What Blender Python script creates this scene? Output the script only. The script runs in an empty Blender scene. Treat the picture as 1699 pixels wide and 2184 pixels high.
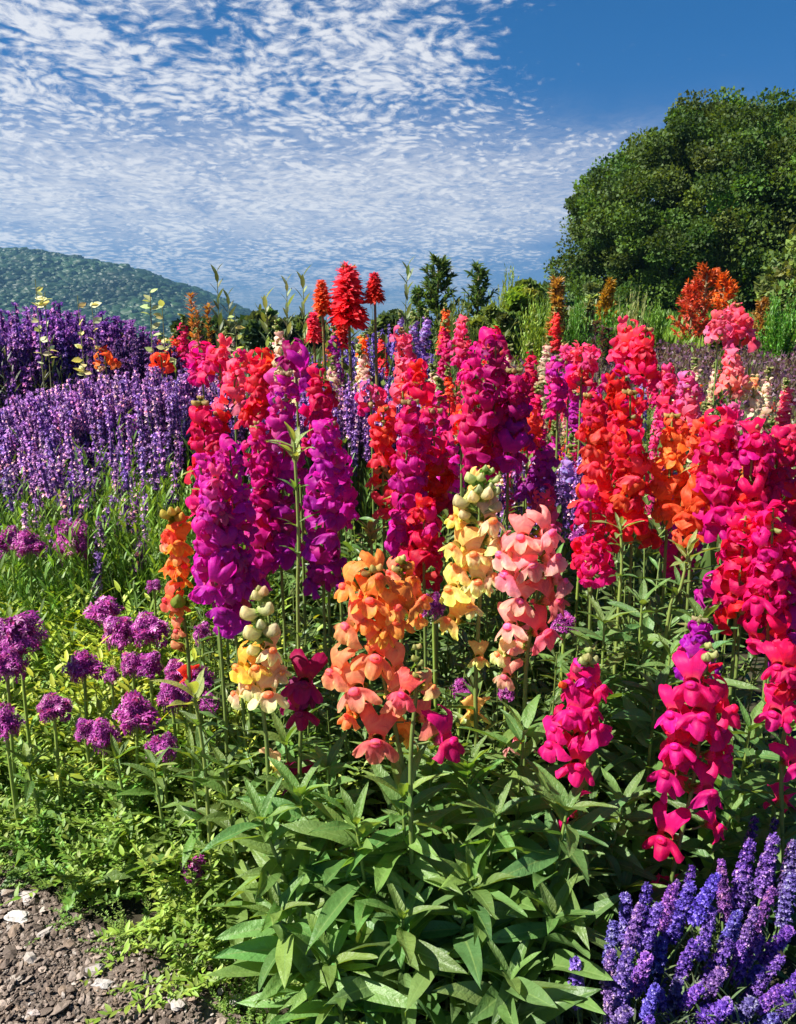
import bpy, math, random
import numpy as np
from mathutils import Vector, Matrix

random.seed(7)
RNG = np.random.default_rng(7)
R = math.radians
C = bpy.context.scene
COL = C.collection

# ------------------------------------------------------------------ camera, sky, sun, exposure
PITCH = R(12.5)
VH = 2 * math.tan(R(32.5))            # height of the view at distance 1
VW = VH * 796 / 1024
CAMZ = 1.0
cam_d = bpy.data.cameras.new('camera')
cam = bpy.data.objects.new('camera', cam_d)
COL.objects.link(cam)
cam.location = (0, 0, CAMZ)
cam.rotation_euler = (R(90) - PITCH, 0, 0)
cam_d.sensor_fit = 'VERTICAL'
cam_d.angle = R(65)
cam_d.clip_start = 0.02
cam_d.clip_end = 6000
C.camera = cam
C.view_settings.view_transform = 'Standard'
C.view_settings.look = 'None'
C.view_settings.gamma = 1
C.view_settings.exposure = 1.3
C.cycles.use_denoising = True
C.cycles.max_bounces = 8
C.cycles.diffuse_bounces = 3
C.cycles.transmission_bounces = 4
C.cycles.volume_bounces = 0

SUN_EL, SUN_AZ = 50, -104              # azimuth from +Y (view direction) towards +X
sd = bpy.data.lights.new('sun', 'SUN')
sd.energy = 4.8
sd.angle = R(0.55)
sd.color = (1.0, 0.95, 0.86)
sun = bpy.data.objects.new('sun', sd)
COL.objects.link(sun)
sv = Vector((math.sin(R(SUN_AZ)) * math.cos(R(SUN_EL)), math.cos(R(SUN_AZ)) * math.cos(R(SUN_EL)), math.sin(R(SUN_EL))))
sun.rotation_euler = sv.to_track_quat('Z', 'Y').to_euler()

world = bpy.data.worlds.new('World')
C.world = world
world.use_nodes = True


class NT:
    """tiny helper for node trees"""
    def __init__(s, tree):
        s.t = tree
        s.n = tree.nodes
        s.l = tree.links

    def add(s, typ, **kw):
        nd = s.n.new(typ)
        for k, v in kw.items():
            setattr(nd, k, v)
        return nd

    def put(s, sock, v):
        if isinstance(v, bpy.types.NodeSocket):
            s.l.new(v, sock)
        else:
            sock.default_value = v

    def math(s, op, a, b=0.0, c=0.0, clamp=False):
        nd = s.add('ShaderNodeMath', operation=op, use_clamp=clamp)
        s.put(nd.inputs[0], a)
        s.put(nd.inputs[1], b)
        s.put(nd.inputs[2], c)
        return nd.outputs[0]

    def mix(s, f, a, b, blend='MIX'):
        nd = s.add('ShaderNodeMix', data_type='RGBA', blend_type=blend)
        s.put(nd.inputs[0], f)
        s.put(nd.inputs[6], a)
        s.put(nd.inputs[7], b)
        return nd.outputs[2]

    def ramp(s, x, lo, hi, a=0.0, b=1.0):
        nd = s.add('ShaderNodeMapRange', interpolation_type='SMOOTHSTEP')
        s.put(nd.inputs[0], x)
        s.put(nd.inputs[1], lo)
        s.put(nd.inputs[2], hi)
        s.put(nd.inputs[3], a)
        s.put(nd.inputs[4], b)
        return nd.outputs[0]

    def noise(s, vec, scale, detail=4, rough=0.55, dist=0.0):
        nd = s.add('ShaderNodeTexNoise')
        if vec is not None:
            s.l.new(vec, nd.inputs['Vector'])
        nd.inputs['Scale'].default_value = scale
        nd.inputs['Detail'].default_value = detail
        nd.inputs['Roughness'].default_value = rough
        nd.inputs['Distortion'].default_value = dist
        return nd.outputs[0]


def build_world():
    w = NT(world.node_tree)
    w.n.clear()
    out = w.add('ShaderNodeOutputWorld')
    sky = w.add('ShaderNodeTexSky', sky_type='NISHITA', sun_disc=False)
    sky.sun_elevation = R(SUN_EL)
    sky.sun_rotation = R(SUN_AZ)
    sky.altitude = 600
    sky.air_density = 1.0
    sky.dust_density = 0.25
    sky.ozone_density = 3.0
    tc = w.add('ShaderNodeTexCoord')
    sep = w.add('ShaderNodeSeparateXYZ')
    w.l.new(tc.outputs['Generated'], sep.inputs[0])
    x, y, z = sep.outputs
    zz = w.math('ADD', w.math('MAXIMUM', z, 0.0), 0.13)
    px = w.math('DIVIDE', x, zz)
    py = w.math('DIVIDE', y, zz)
    comb = w.add('ShaderNodeCombineXYZ')
    w.put(comb.inputs[0], px)
    w.put(comb.inputs[1], py)
    P = comb.outputs[0]
    # rotate and stretch so that the cloudlets lie in slanting rows
    mp = w.add('ShaderNodeMapping')
    mp.inputs['Rotation'].default_value = (0, 0, R(-24))
    mp.inputs['Scale'].default_value = (1.0, 1.0, 1)
    w.l.new(P, mp.inputs['Vector'])
    M = mp.outputs[0]
    warp = w.add('ShaderNodeTexNoise')
    warp.inputs['Scale'].default_value = 3.2
    warp.inputs['Detail'].default_value = 3
    w.l.new(M, warp.inputs['Vector'])
    vm = w.add('ShaderNodeVectorMath', operation='MULTIPLY_ADD')
    w.l.new(warp.outputs['Color'], vm.inputs[0])
    vm.inputs[1].default_value = (0.22, 0.22, 0.22)
    w.l.new(M, vm.inputs[2])
    MW = vm.outputs[0]
    puff = w.noise(MW, 24.0, 7, 0.66, 0.25)
    fine = w.noise(MW, 52.0, 5, 0.6, 0.3)
    vor = w.add('ShaderNodeTexVoronoi', feature='SMOOTH_F1')
    vor.inputs['Scale'].default_value = 25.0
    vor.inputs['Smoothness'].default_value = 0.6
    w.l.new(MW, vor.inputs['Vector'])
    cell = w.math('SUBTRACT', 1.0, w.math('MULTIPLY', vor.outputs['Distance'], 1.45))
    big = w.noise(P, 1.5, 3, 0.5, 0.2)
    big2 = w.noise(M, 3.6, 3, 0.55, 0.3)
    dens = w.math('ADD', w.math('MULTIPLY', puff, 1.10), w.math('MULTIPLY', cell, 0.42))
    dens = w.math('ADD', dens, w.math('MULTIPLY', w.math('SUBTRACT', fine, 0.5), 0.60))
    dens = w.math('ADD', dens, w.math('MULTIPLY', w.math('SUBTRACT', big2, 0.5), 0.95))
    # where the cloud field ends: azimuth a = x / y against elevation z
    a = w.math('DIVIDE', x, w.math('MAXIMUM', y, 0.05))
    thr = w.math('SUBTRACT', 0.46, w.math('MULTIPLY', w.math('MAXIMUM', w.math('SUBTRACT', z, 0.12), 0.0), 1.05))
    thr = w.math('SUBTRACT', thr, w.math('MULTIPLY', w.math('MAXIMUM', w.math('SUBTRACT', 0.17, z), 0.0), 1.6))
    edge = w.math('SUBTRACT', thr, a)
    edge = w.math('ADD', edge, w.math('MULTIPLY', w.math('SUBTRACT', big, 0.5), 0.75))
    mask = w.ramp(edge, -0.16, 0.30)
    # thin gap in the upper left corner
    ga = w.math('MULTIPLY', w.ramp(w.math('ADD', a, w.math('MULTIPLY', big2, 0.25)), -0.38, -0.20, 1, 0), 1.0)
    gz = w.ramp(w.math('ADD', z, w.math('MULTIPLY', big, 0.06)), 0.335, 0.385)
    gap = w.math('MULTIPLY', ga, gz)
    mask = w.math('SUBTRACT', mask, w.math('MULTIPLY', gap, 0.42), clamp=True)
    dens = w.math('ADD', dens, w.math('MULTIPLY', w.math('SUBTRACT', mask, 1.0), 1.0))
    body = w.ramp(dens, 0.34, 0.98)
    # thin veil low down
    veil_n = w.noise(MW, 4.5, 6, 0.6, 0.5)
    veil = w.math('MULTIPLY', w.ramp(z, 0.27, 0.16), w.ramp(z, 0.065, 0.145))
    veil = w.math('MULTIPLY', w.math('MULTIPLY', veil, w.ramp(edge, -0.16, 0.34)), w.ramp(veil_n, 0.10, 0.58))
    fine2 = w.math('MULTIPLY', veil, w.ramp(w.noise(MW, 26.0, 6, 0.62, 0.4), 0.30, 0.62, 0.45, 1.0))
    cl = w.math('MAXIMUM', w.math('MULTIPLY', body, 0.95), w.math('MULTIPLY', fine2, 1.0))
    cl = w.math('MULTIPLY', cl, w.ramp(z, 0.015, 0.10, 0.15, 1.0))
    grade = w.mix(w.ramp(z, 0.03, 0.34), (0.21, 0.31, 0.54, 1), (0.075, 0.40, 0.68, 1))
    skyc = w.mix(1.0, sky.outputs[0], grade, 'MULTIPLY')
    skys = w.mix(1.0, skyc, (0.06, 0.06, 0.06, 1), 'MULTIPLY')
    cloudc = w.mix(w.math('MAXIMUM', w.ramp(dens, 0.40, 0.95), w.ramp(z, 0.24, 0.12, 0.0, 0.55)), (0.27, 0.28, 0.315, 1), (0.365, 0.365, 0.38, 1))
    fin = w.mix(cl, skys, cloudc)
    bg = w.add('ShaderNodeBackground')
    w.l.new(fin, bg.inputs[0])
    bg.inputs[1].default_value = 1.0
    w.l.new(bg.outputs[0], out.inputs[0])


build_world()


# ------------------------------------------------------------------ placing helpers
def ray(u, v):
    dx = (u / 1699 - 0.5) * VW
    dz = (0.5 - v / 2184) * VH
    return np.array([dx, math.cos(PITCH) + dz * math.sin(PITCH), dz * math.cos(PITCH) - math.sin(PITCH)])


def at(u, v, Y):
    d = ray(u, v)
    return np.array([0, 0, CAMZ]) + d * (Y / d[1])


def at_z(u, v, z):
    d = ray(u, v)
    return np.array([0, 0, CAMZ]) + d * ((z - CAMZ) / d[2])


def gz(y, x=0.0):
    """height of the ground"""
    y = np.asarray(y, float)
    return np.interp(y, [-5, 2.6, 6, 12, 22, 40, 120, 400, 3000], [0, 0, .30, .62, 1.02, 1.1, 0.3, -8, -30])


def dip(x, y):
    """the far ground lies lower towards the left"""
    return 0.40 * np.clip((1.5 - x) / 3, 0, 1) * np.clip((y - 11) / 9, 0, 1)


# ------------------------------------------------------------------ mesh helpers: a shape is a dict of numpy arrays
def grid(nu, nv, f, thr=None, tint=None):
    """sheet of quads; f(s, t) -> (x, y, z) arrays with s in [-1, 1], t in [0, 1]"""
    s, t = np.meshgrid(np.linspace(-1, 1, nu + 1), np.linspace(0, 1, nv + 1), indexing='ij')
    s, t = s.ravel(), t.ravel()
    P = np.stack(np.broadcast_arrays(*f(s, t)), 1).astype(float)
    i, j = np.meshgrid(np.arange(nu), np.arange(nv), indexing='ij')
    a = (i * (nv + 1) + j).ravel()
    F = np.stack([a, a + nv + 1, a + nv + 2, a + 1], 1)
    n = len(P)
    th = np.zeros(n) if thr is None else np.broadcast_to(thr(s, t), (n,)).astype(float)
    ti = np.ones((n, 3)) if tint is None else np.broadcast_to(tint(s, t), (n, 3)).astype(float)
    return dict(V=P, F=F, thr=th, tint=ti)


def cat(lst):
    lst = [q for q in lst if q is not None and len(q['V'])]
    off = 0
    V, F, T, I = [], [], [], []
    for q in lst:
        V.append(q['V']); F.append(q['F'] + off); T.append(q['thr']); I.append(q['tint'])
        off += len(q['V'])
    return dict(V=np.concatenate(V), F=np.concatenate(F), thr=np.concatenate(T), tint=np.concatenate(I))


def inst(q, M, S, T, Cc=None):
    """n copies of shape q: M (n,3,3), S (n,) or (n,3), T (n,3), Cc (n,3) tint"""
    n = len(T)
    S = np.asarray(S, float)
    if S.ndim == 0:
        S = np.full(n, float(S))
    if S.ndim == 1:
        S = S[:, None].repeat(3, 1)
    V = q['V'][None] * S[:, None, :]
    V = np.einsum('nij,nkj->nki', M, V) + T[:, None, :]
    k = len(q['V'])
    F = q['F'][None] + (np.arange(n) * k)[:, None, None]
    ti = np.broadcast_to(q['tint'][None], (n, k, 3))
    if Cc is not None:
        ti = ti * Cc[:, None, :]
    return dict(V=V.reshape(-1, 3), F=F.reshape(-1, 4), thr=np.tile(q['thr'], n), tint=ti.reshape(-1, 3))


def frames(d, roll=None, up=(0, 0, 1)):
    """matrices whose +Y is d"""
    d = d / np.linalg.norm(d, axis=1, keepdims=True)
    u = np.broadcast_to(np.array(up, float), d.shape)
    x = np.cross(d, u)
    bad = np.linalg.norm(x, axis=1) < 1e-3
    x[bad] = (1, 0, 0)
    x /= np.linalg.norm(x, axis=1, keepdims=True)
    z = np.cross(x, d)
    if roll is not None:
        c, s = np.cos(roll)[:, None], np.sin(roll)[:, None]
        x, z = x * c + z * s, z * c - x * s
    return np.stack([x, d, z], 2)


def tube(pts, rad, k=6, tint=None):
    pts = np.asarray(pts, float)
    n = len(pts)
    rad = np.broadcast_to(np.asarray(rad, float), (n,))
    d = np.gradient(pts, axis=0)
    Fm = frames(d, up=(0.31, 0.95, 0.05))
    ang = np.arange(k) * 2 * math.pi / k
    V = pts[:, None, :] + rad[:, None, None] * (np.cos(ang)[None, :, None] * Fm[:, None, :, 0] + np.sin(ang)[None, :, None] * Fm[:, None, :, 2])
    F = []
    for i in range(n - 1):
        for j in range(k):
            F.append((i * k + j, i * k + (j + 1) % k, (i + 1) * k + (j + 1) % k, (i + 1) * k + j))
    V = V.reshape(-1, 3)
    ti = np.ones((len(V), 3)) * (np.array(tint) if tint is not None else 1)
    return dict(V=V, F=np.array(F), thr=np.zeros(len(V)), tint=ti)


def ball(n=3, squash=(1, 1, 1)):
    """cube sphere, all quads"""
    out = []
    for ax in range(3):
        for sg in (-1, 1):
            def f(s, t, ax=ax, sg=sg):
                a, b = np.tan(s * math.pi / 4), np.tan((t * 2 - 1) * math.pi / 4)
                c = [None] * 3
                c[ax] = np.full_like(s, sg)
                c[(ax + 1) % 3] = a * sg
                c[(ax + 2) % 3] = b
                L = np.sqrt(a * a + b * b + 1)
                return [q / L * m for q, m in zip(c, squash)]
            out.append(grid(n, n, f))
    return cat(out)


def to_mesh(name, q, mat, smooth=True):
    me = bpy.data.meshes.new(name)
    V, F = q['V'], q['F']
    me.vertices.add(len(V))
    me.vertices.foreach_set('co', V.astype(np.float32).ravel())
    me.loops.add(len(F) * 4)
    me.polygons.add(len(F))
    me.polygons.foreach_set('loop_start', np.arange(len(F), dtype=np.int32) * 4)
    me.loops.foreach_set('vertex_index', F.astype(np.int32).ravel())
    me.update(calc_edges=True)
    me.polygons.foreach_set('use_smooth', np.full(len(F), smooth))
    a = me.attributes.new('tint', 'FLOAT_COLOR', 'POINT')
    a.data.foreach_set('color', np.concatenate([q['tint'], np.ones((len(V), 1))], 1).astype(np.float32).ravel())
    b = me.attributes.new('thr', 'FLOAT', 'POINT')
    b.data.foreach_set('value', q['thr'].astype(np.float32))
    if mat:
        me.materials.append(mat)
    return me


def link(name, me, parent=None, loc=None, M=None, color=None):
    o = bpy.data.objects.new(name, me)
    COL.objects.link(o)
    if parent:
        o.parent = parent
    if M is not None:
        o.matrix_basis = M
    elif loc is not None:
        o.location = loc
    if color is not None:
        o.color = (*color, 1)
    return o


def mk(name, q, mat, parent=None, loc=None, color=None, smooth=True):
    return link(name, to_mesh(name, q, mat, smooth), parent, loc, None, color)


def tag(o, label=None, cat=None, group=None, kind=None):
    if label:
        o['label'] = label
    if cat:
        o['category'] = cat
    if group:
        o['group'] = group
    if kind:
        o['kind'] = kind
    return o


def empty(name, loc, label, cat, group=None):
    o = bpy.data.objects.new(name, None)
    COL.objects.link(o)
    o.location = loc
    o.empty_display_size = 0.05
    return tag(o, label, cat, group)


def m4(M3, s, t):
    m = Matrix.Identity(4)
    for i in range(3):
        for j in range(3):
            m[i][j] = float(M3[i][j]) * s
        m[i][3] = float(t[i])
    return m


def srgb(r, g, b):
    f = lambda c: ((c / 255 + 0.055) / 1.055) ** 2.4 if c > 10 else c / 255 / 12.92
    return (f(r), f(g), f(b))


# ------------------------------------------------------------------ materials
def newmat(name):
    m = bpy.data.materials.new(name)
    m.use_nodes = True
    t = NT(m.node_tree)
    t.n.clear()
    return m, t


def sheet_mat(name, rough, trans, throat=None, side=False, vein=0.0, var=0.12, hue=0.02, spec=0.4, bump=0.0, bscale=60, tgain=(1.3, 1.3, 1.0)):
    """petals and leaves: object colour x tint, random per object, partly translucent"""
    m, t = newmat(name)
    out = t.add('ShaderNodeOutputMaterial')
    oi = t.add('ShaderNodeObjectInfo')
    at_ = t.add('ShaderNodeAttribute', attribute_name='tint')
    th = t.add('ShaderNodeAttribute', attribute_name='thr')
    tc = t.add('ShaderNodeTexCoord')
    base = t.mix(1.0, oi.outputs['Color'], at_.outputs['Color'], 'MULTIPLY')
    nz = t.noise(tc.outputs['Object'], bscale, 3, 0.6)
    hs = t.add('ShaderNodeHueSaturation')
    t.put(hs.inputs['Hue'], t.math('ADD', 0.5 - hue / 2, t.math('MULTIPLY', oi.outputs['Random'], hue)))
    val = t.math('ADD', 1 - var, t.math('MULTIPLY', t.math('FRACT', t.math('MULTIPLY', oi.outputs['Random'], 7.31)), var * 2))
    val = t.math('MULTIPLY', val, t.math('ADD', 0.80, t.math('MULTIPLY', nz, 0.40)))
    t.put(hs.inputs['Value'], val)
    t.l.new(base, hs.inputs['Color'])
    c = hs.outputs[0]
    if throat:
        mott = t.noise(tc.outputs['Object'], 55, 4, 0.65, 1.2)
        hs2 = t.add('ShaderNodeHueSaturation')
        t.put(hs2.inputs['Hue'], t.math('ADD', 0.478, t.math('MULTIPLY', mott, 0.044)))
        t.put(hs2.inputs['Value'], t.math('ADD', 0.46, t.math('MULTIPLY', mott, 0.98)))
        t.l.new(c, hs2.inputs['Color'])
        vn = t.add('ShaderNodeTexWave', wave_type='BANDS', bands_direction='X')
        vn.inputs['Scale'].default_value = 140
        vn.inputs['Distortion'].default_value = 3
        t.l.new(tc.outputs['Object'], vn.inputs['Vector'])
        c = t.mix(t.math('MULTIPLY', vn.outputs['Fac'], 0.16), hs2.outputs[0], t.mix(1.0, hs2.outputs[0], (0.6, 0.3, 0.75, 1), 'MULTIPLY'))
        c = t.mix(th.outputs['Fac'], c, (*throat, 1))
    if vein:
        v = t.ramp(th.outputs['Fac'], 0.035, 0.11, 1, 0)
        c = t.mix(t.math('MULTIPLY', v, vein), c, (0.19, 0.30, 0.09, 1))
    hgt = nz
    if side:
        sp = t.add('ShaderNodeSeparateXYZ')
        t.l.new(tc.outputs['Object'], sp.inputs[0])
        k = t.math('FRACT', t.math('MULTIPLY', t.math('SUBTRACT', sp.outputs[1], t.math('MULTIPLY', t.math('ABSOLUTE', sp.outputs[0]), 1.1)), 11.0))
        ln = t.ramp(t.math('ABSOLUTE', t.math('SUBTRACT', k, 0.5)), 0.0, 0.22, 1, 0)
        c = t.mix(t.math('MULTIPLY', ln, 0.05), c, (0.16, 0.27, 0.09, 1))
        hgt = t.math('SUBTRACT', t.math('MULTIPLY', nz, 1.2), t.math('MULTIPLY', ln, 0.12))
        big = t.noise(tc.outputs['Object'], 5, 3, 0.6)
        c = t.mix(t.math('MULTIPLY', t.ramp(big, 0.5, 0.75), 0.35), c, (0.20, 0.26, 0.06, 1))
    p = t.add('ShaderNodeBsdfPrincipled')
    t.l.new(c, p.inputs['Base Color'])
    p.inputs['Roughness'].default_value = rough
    p.inputs['Specular IOR Level'].default_value = spec
    if bump:
        b = t.add('ShaderNodeBump')
        b.inputs['Strength'].default_value = bump
        b.inputs['Distance'].default_value = 0.002
        t.l.new(hgt, b.inputs['Height'])
        t.l.new(b.outputs[0], p.inputs['Normal'])
    tr = t.add('ShaderNodeBsdfTranslucent')
    t.l.new(t.mix(1.0, c, (*tgain, 1), 'MULTIPLY'), tr.inputs[0])
    ms = t.add('ShaderNodeMixShader')
    ms.inputs[0].default_value = trans
    t.l.new(p.outputs[0], ms.inputs[1])
    t.l.new(tr.outputs[0], ms.inputs[2])
    t.l.new(ms.outputs[0], out.inputs[0])
    return m


PETAL = sheet_mat('petal', 0.55, 0.48, throat=(0.80, 0.30, 0.05), var=0.14, hue=0.03, spec=0.3, bump=0.5, bscale=140, tgain=(1.35, 1.25, 1.25))
LEAF = sheet_mat('broad_leaf', 0.46, 0.36, vein=0.75, var=0.28, hue=0.05, spec=0.5, bump=0.9, bscale=14, side=True, tgain=(1.9, 1.7, 0.5))
LEAFM = sheet_mat('massed_leaf', 0.42, 0.28, vein=0.6, var=0.2, hue=0.03, spec=0.45, bump=0.6, bscale=90, tgain=(1.9, 1.7, 0.5))
FINE = sheet_mat('fine_leaf', 0.5, 0.30, var=0.15, hue=0.02, spec=0.35, tgain=(1.7, 1.5, 0.6))
STEM = sheet_mat('green_stem', 0.5, 0.10, var=0.1, hue=0.01)
FLORET = sheet_mat('tiny_floret', 0.55, 0.30, var=0.12, hue=0.02, bscale=200, tgain=(1.2, 1.2, 1.2))


def bark_mat():
    m, t = newmat('bark')
    out = t.add('ShaderNodeOutputMaterial')
    tc = t.add('ShaderNodeTexCoord')
    n = t.noise(tc.outputs['Object'], 9, 5, 0.6)
    c = t.mix(n, (0.035, 0.026, 0.018, 1), (0.12, 0.09, 0.06, 1))
    p = t.add('ShaderNodeBsdfPrincipled')
    t.l.new(c, p.inputs['Base Color'])
    p.inputs['Roughness'].default_value = 0.9
    t.l.new(p.outputs[0], out.inputs[0])
    return m


BARK = bark_mat()
TREE_LEAF = sheet_mat('tree_leaf', 0.6, 0.30, var=0.1, spec=0.22, tgain=(1.8, 1.6, 0.5))


def soil_mat(name, c1, c2, c3, scale):
    m, t = newmat(name)
    out = t.add('ShaderNodeOutputMaterial')
    tc = t.add('ShaderNodeTexCoord')
    n1 = t.noise(tc.outputs['Object'], scale, 8, 0.65)
    n2 = t.noise(tc.outputs['Object'], scale * 6, 5, 0.7)
    c = t.mix(t.ramp(n1, 0.35, 0.65), (*c1, 1), (*c2, 1))
    c = t.mix(t.ramp(n2, 0.55, 0.75), c, (*c3, 1))
    p = t.add('ShaderNodeBsdfPrincipled')
    t.l.new(c, p.inputs['Base Color'])
    p.inputs['Roughness'].default_value = 0.95
    p.inputs['Specular IOR Level'].default_value = 0.2
    b = t.add('ShaderNodeBump')
    b.inputs['Strength'].default_value = 1.0
    b.inputs['Distance'].default_value = 0.01
    t.l.new(t.math('ADD', n1, t.math('MULTIPLY', n2, 0.5)), b.inputs['Height'])
    t.l.new(b.outputs[0], p.inputs['Normal'])
    t.l.new(p.outputs[0], out.inputs[0])
    return m


SOIL = soil_mat('bed_soil', (0.025, 0.020, 0.013), (0.06, 0.055, 0.03), (0.03, 0.05, 0.015), 9)
PATHM = soil_mat('path_grit', (0.11, 0.08, 0.065), (0.22, 0.175, 0.145), (0.35, 0.30, 0.26), 45)


def stone_mat():
    m, t = newmat('stone')
    out = t.add('ShaderNodeOutputMaterial')
    oi = t.add('ShaderNodeObjectInfo')
    at_ = t.add('ShaderNodeAttribute', attribute_name='tint')
    tc = t.add('ShaderNodeTexCoord')
    n = t.noise(tc.outputs['Object'], 150, 4, 0.6)
    c = t.mix(1.0, oi.outputs['Color'], at_.outputs['Color'], 'MULTIPLY')
    c = t.mix(t.math('MULTIPLY', n, 0.6), c, (0.10, 0.08, 0.065, 1))
    p = t.add('ShaderNodeBsdfPrincipled')
    t.l.new(c, p.inputs['Base Color'])
    p.inputs['Roughness'].default_value = 0.85
    b = t.add('ShaderNodeBump')
    b.inputs['Strength'].default_value = 0.5
    b.inputs['Distance'].default_value = 0.003
    t.l.new(n, b.inputs['Height'])
    t.l.new(b.outputs[0], p.inputs['Normal'])
    t.l.new(p.outputs[0], out.inputs[0])
    return m


STONE = stone_mat()


# ------------------------------------------------------------------ leaf and petal shapes
def leaf_shape(L=1.0, W=0.14, droop=0.25, fold=0.35, wave=0.0, nu=4, nv=9, curl=0.0, belly=0.8, ph=0.0):
    """lanceolate leaf along +Y, face up"""
    def f(s, t):
        w = W * np.sin(math.pi * np.clip(t, 0, 1) ** belly) ** 0.85 + 0.010 * (1 - t)
        x = s * w
        y = L * (t - 0.10 * droop * t ** 2)
        z = -droop * t ** 2 * L * 0.5 + fold * np.abs(x) + wave * np.sin(t * 9 + s * 2 + ph) * np.abs(s) * W
        x = x + curl * t ** 2 * 0.3
        return x, y, z
    return grid(nu, nv, f, thr=lambda s, t: np.abs(s) + 0.0 * t)


SMALL_LEAF = leaf_shape(1, 0.13, 0.3, 0.3, nu=2, nv=4)
BLADE = leaf_shape(1, 0.045, 0.35, 0.2, nu=1, nv=4)
ROUND_LEAF = leaf_shape(1, 0.30, 0.2, 0.25, nu=2, nv=3)
for _q in (BLADE,):
    _q['thr'][:] = 1.0
CHIP_LEAF = dict(V=np.array([[-.5, 0, 0], [0, -.35, .08], [.5, 0, 0], [0, .65, .1], ], float), F=np.array([[0, 1, 2, 3]]), thr=np.ones(4), tint=np.ones((4, 3)))


def floret_parts(n=1.0, seed=0, op=0.0):
    """snapdragon flower, +Y outward, +Z up; returns tube, upper lip, lower lip, palate, calyx"""
    r = random.Random(seed)
    nn = lambda k: max(2, int(k * n))
    y0 = 0.020
    j = lambda a: r.uniform(-a, a)
    p1, p2, p3, p4 = j(3), j(3), j(3), j(3)
    k1 = 1 + j(0.15)

    def ftube(s, t):
        a = s * math.pi
        rad = 0.0052 + 0.0050 * t ** 1.3
        return rad * np.sin(a) * 1.05, 0.001 + y0 * t, rad * np.cos(a) * 1.05 - 0.002 + 0.004 * t
    tb = grid(nn(9), nn(4), ftube, thr=lambda s, t: 0.35 * (1 - t) + 0 * s, tint=lambda s, t: np.stack([1.0 + 0 * t, 1.0 + 0.5 * (1 - t), 1.0 - 0.2 * (1 - t)], 1))

    def fup(s, t):
        L = (1 - 0.46 * np.exp(-(s / 0.20) ** 2)) * (1 - 0.32 * np.abs(s) ** 3)
        tt = t * L
        w = (0.0085 + 0.0190 * np.sin(np.clip(tt * 1.45, 0, 1.57)) ** 1.1) * k1
        x = w * np.sin(s * 1.35) / 0.975
        z = 0.007 * np.cos(s * 1.2) + 0.033 * np.sin(tt * 1.45) + 0.0020 * t * np.sin(7 * s + p1) + 0.0010 * t ** 3 * np.sin(23 * s + p2)
        y = y0 + 0.007 * np.sin(tt * 3.0) - 0.017 * tt ** 2.2 - 0.006 * s ** 2 * (0.4 + tt) + 0.0036 * t ** 2 * np.sin(6 * s + p2) + 0.0013 * t ** 3 * np.sin(21 * s + p3)
        return x, y, z
    up = grid(nn(22), nn(11), fup, thr=lambda s, t: 0.25 * np.exp(-(t / 0.12) ** 2) + 0 * s, tint=lambda s, t: np.stack([1 + .10 * t, 1 - .1 * t, 1 - .1 * t], 1))

    def flo(s, t):
        lob = np.abs(np.cos(1.5 * math.pi * s * 0.92)) ** 0.55
        L = 0.52 + 0.48 * lob * (1 - 0.25 * np.abs(s))
        tt = t * L
        w = (0.0095 + 0.0215 * np.clip(tt, 0, 1) ** 0.75) * k1
        x = w * np.sin(s * 1.30) / 0.96
        z = 0.002 - 0.006 * (1 - np.cos(s * 1.2)) - 0.031 * tt ** 1.2 + 0.009 * np.abs(s) ** 2 * tt
        y = y0 + 0.002 + 0.0115 * np.exp(-((tt - 0.16) / 0.16) ** 2) * np.exp(-(s / 0.5) ** 2) + 0.014 * tt - 0.010 * tt ** 3 - 0.012 * s ** 2 * (0.3 + tt) + 0.0056 * t ** 2 * np.sin(8 * s + p3) + 0.0019 * t ** 3 * np.sin(25 * s + p1) + 0.0025 * np.sin(5 * t + p4) * t
        return x, y - op * 0, z
    lo = grid(nn(28), nn(13), flo, thr=lambda s, t: 0.34 * np.exp(-(t / 0.12) ** 2) * np.exp(-(s / 0.4) ** 2), tint=lambda s, t: np.stack([.92 + .16 * t ** 2 + .05 * np.sin(s * 30) * t, .80 + .9 * t ** 3, .90 + .35 * t ** 2 + .05 * np.sin(s * 30) * t], 1))
    pb = ball(nn(3), (0.0078, 0.0052, 0.0058))
    pb['V'] += np.array([0, y0 + 0.0095, -0.0026])
    pb['tint'] *= np.array([1.12, 0.75, 1.1])
    return tb, up, lo, pb


def calyx_shape():
    lf = leaf_shape(0.012, 0.0035, -0.3, 0.2, nu=2, nv=3)
    lf['thr'][:] = 1
    d = np.array([[math.cos(a) * .75, 1.0, math.sin(a) * .75] for a in np.arange(5) * 2 * math.pi / 5])
    return inst(lf, frames(d), 1.0, np.zeros((5, 3)), None)


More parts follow.
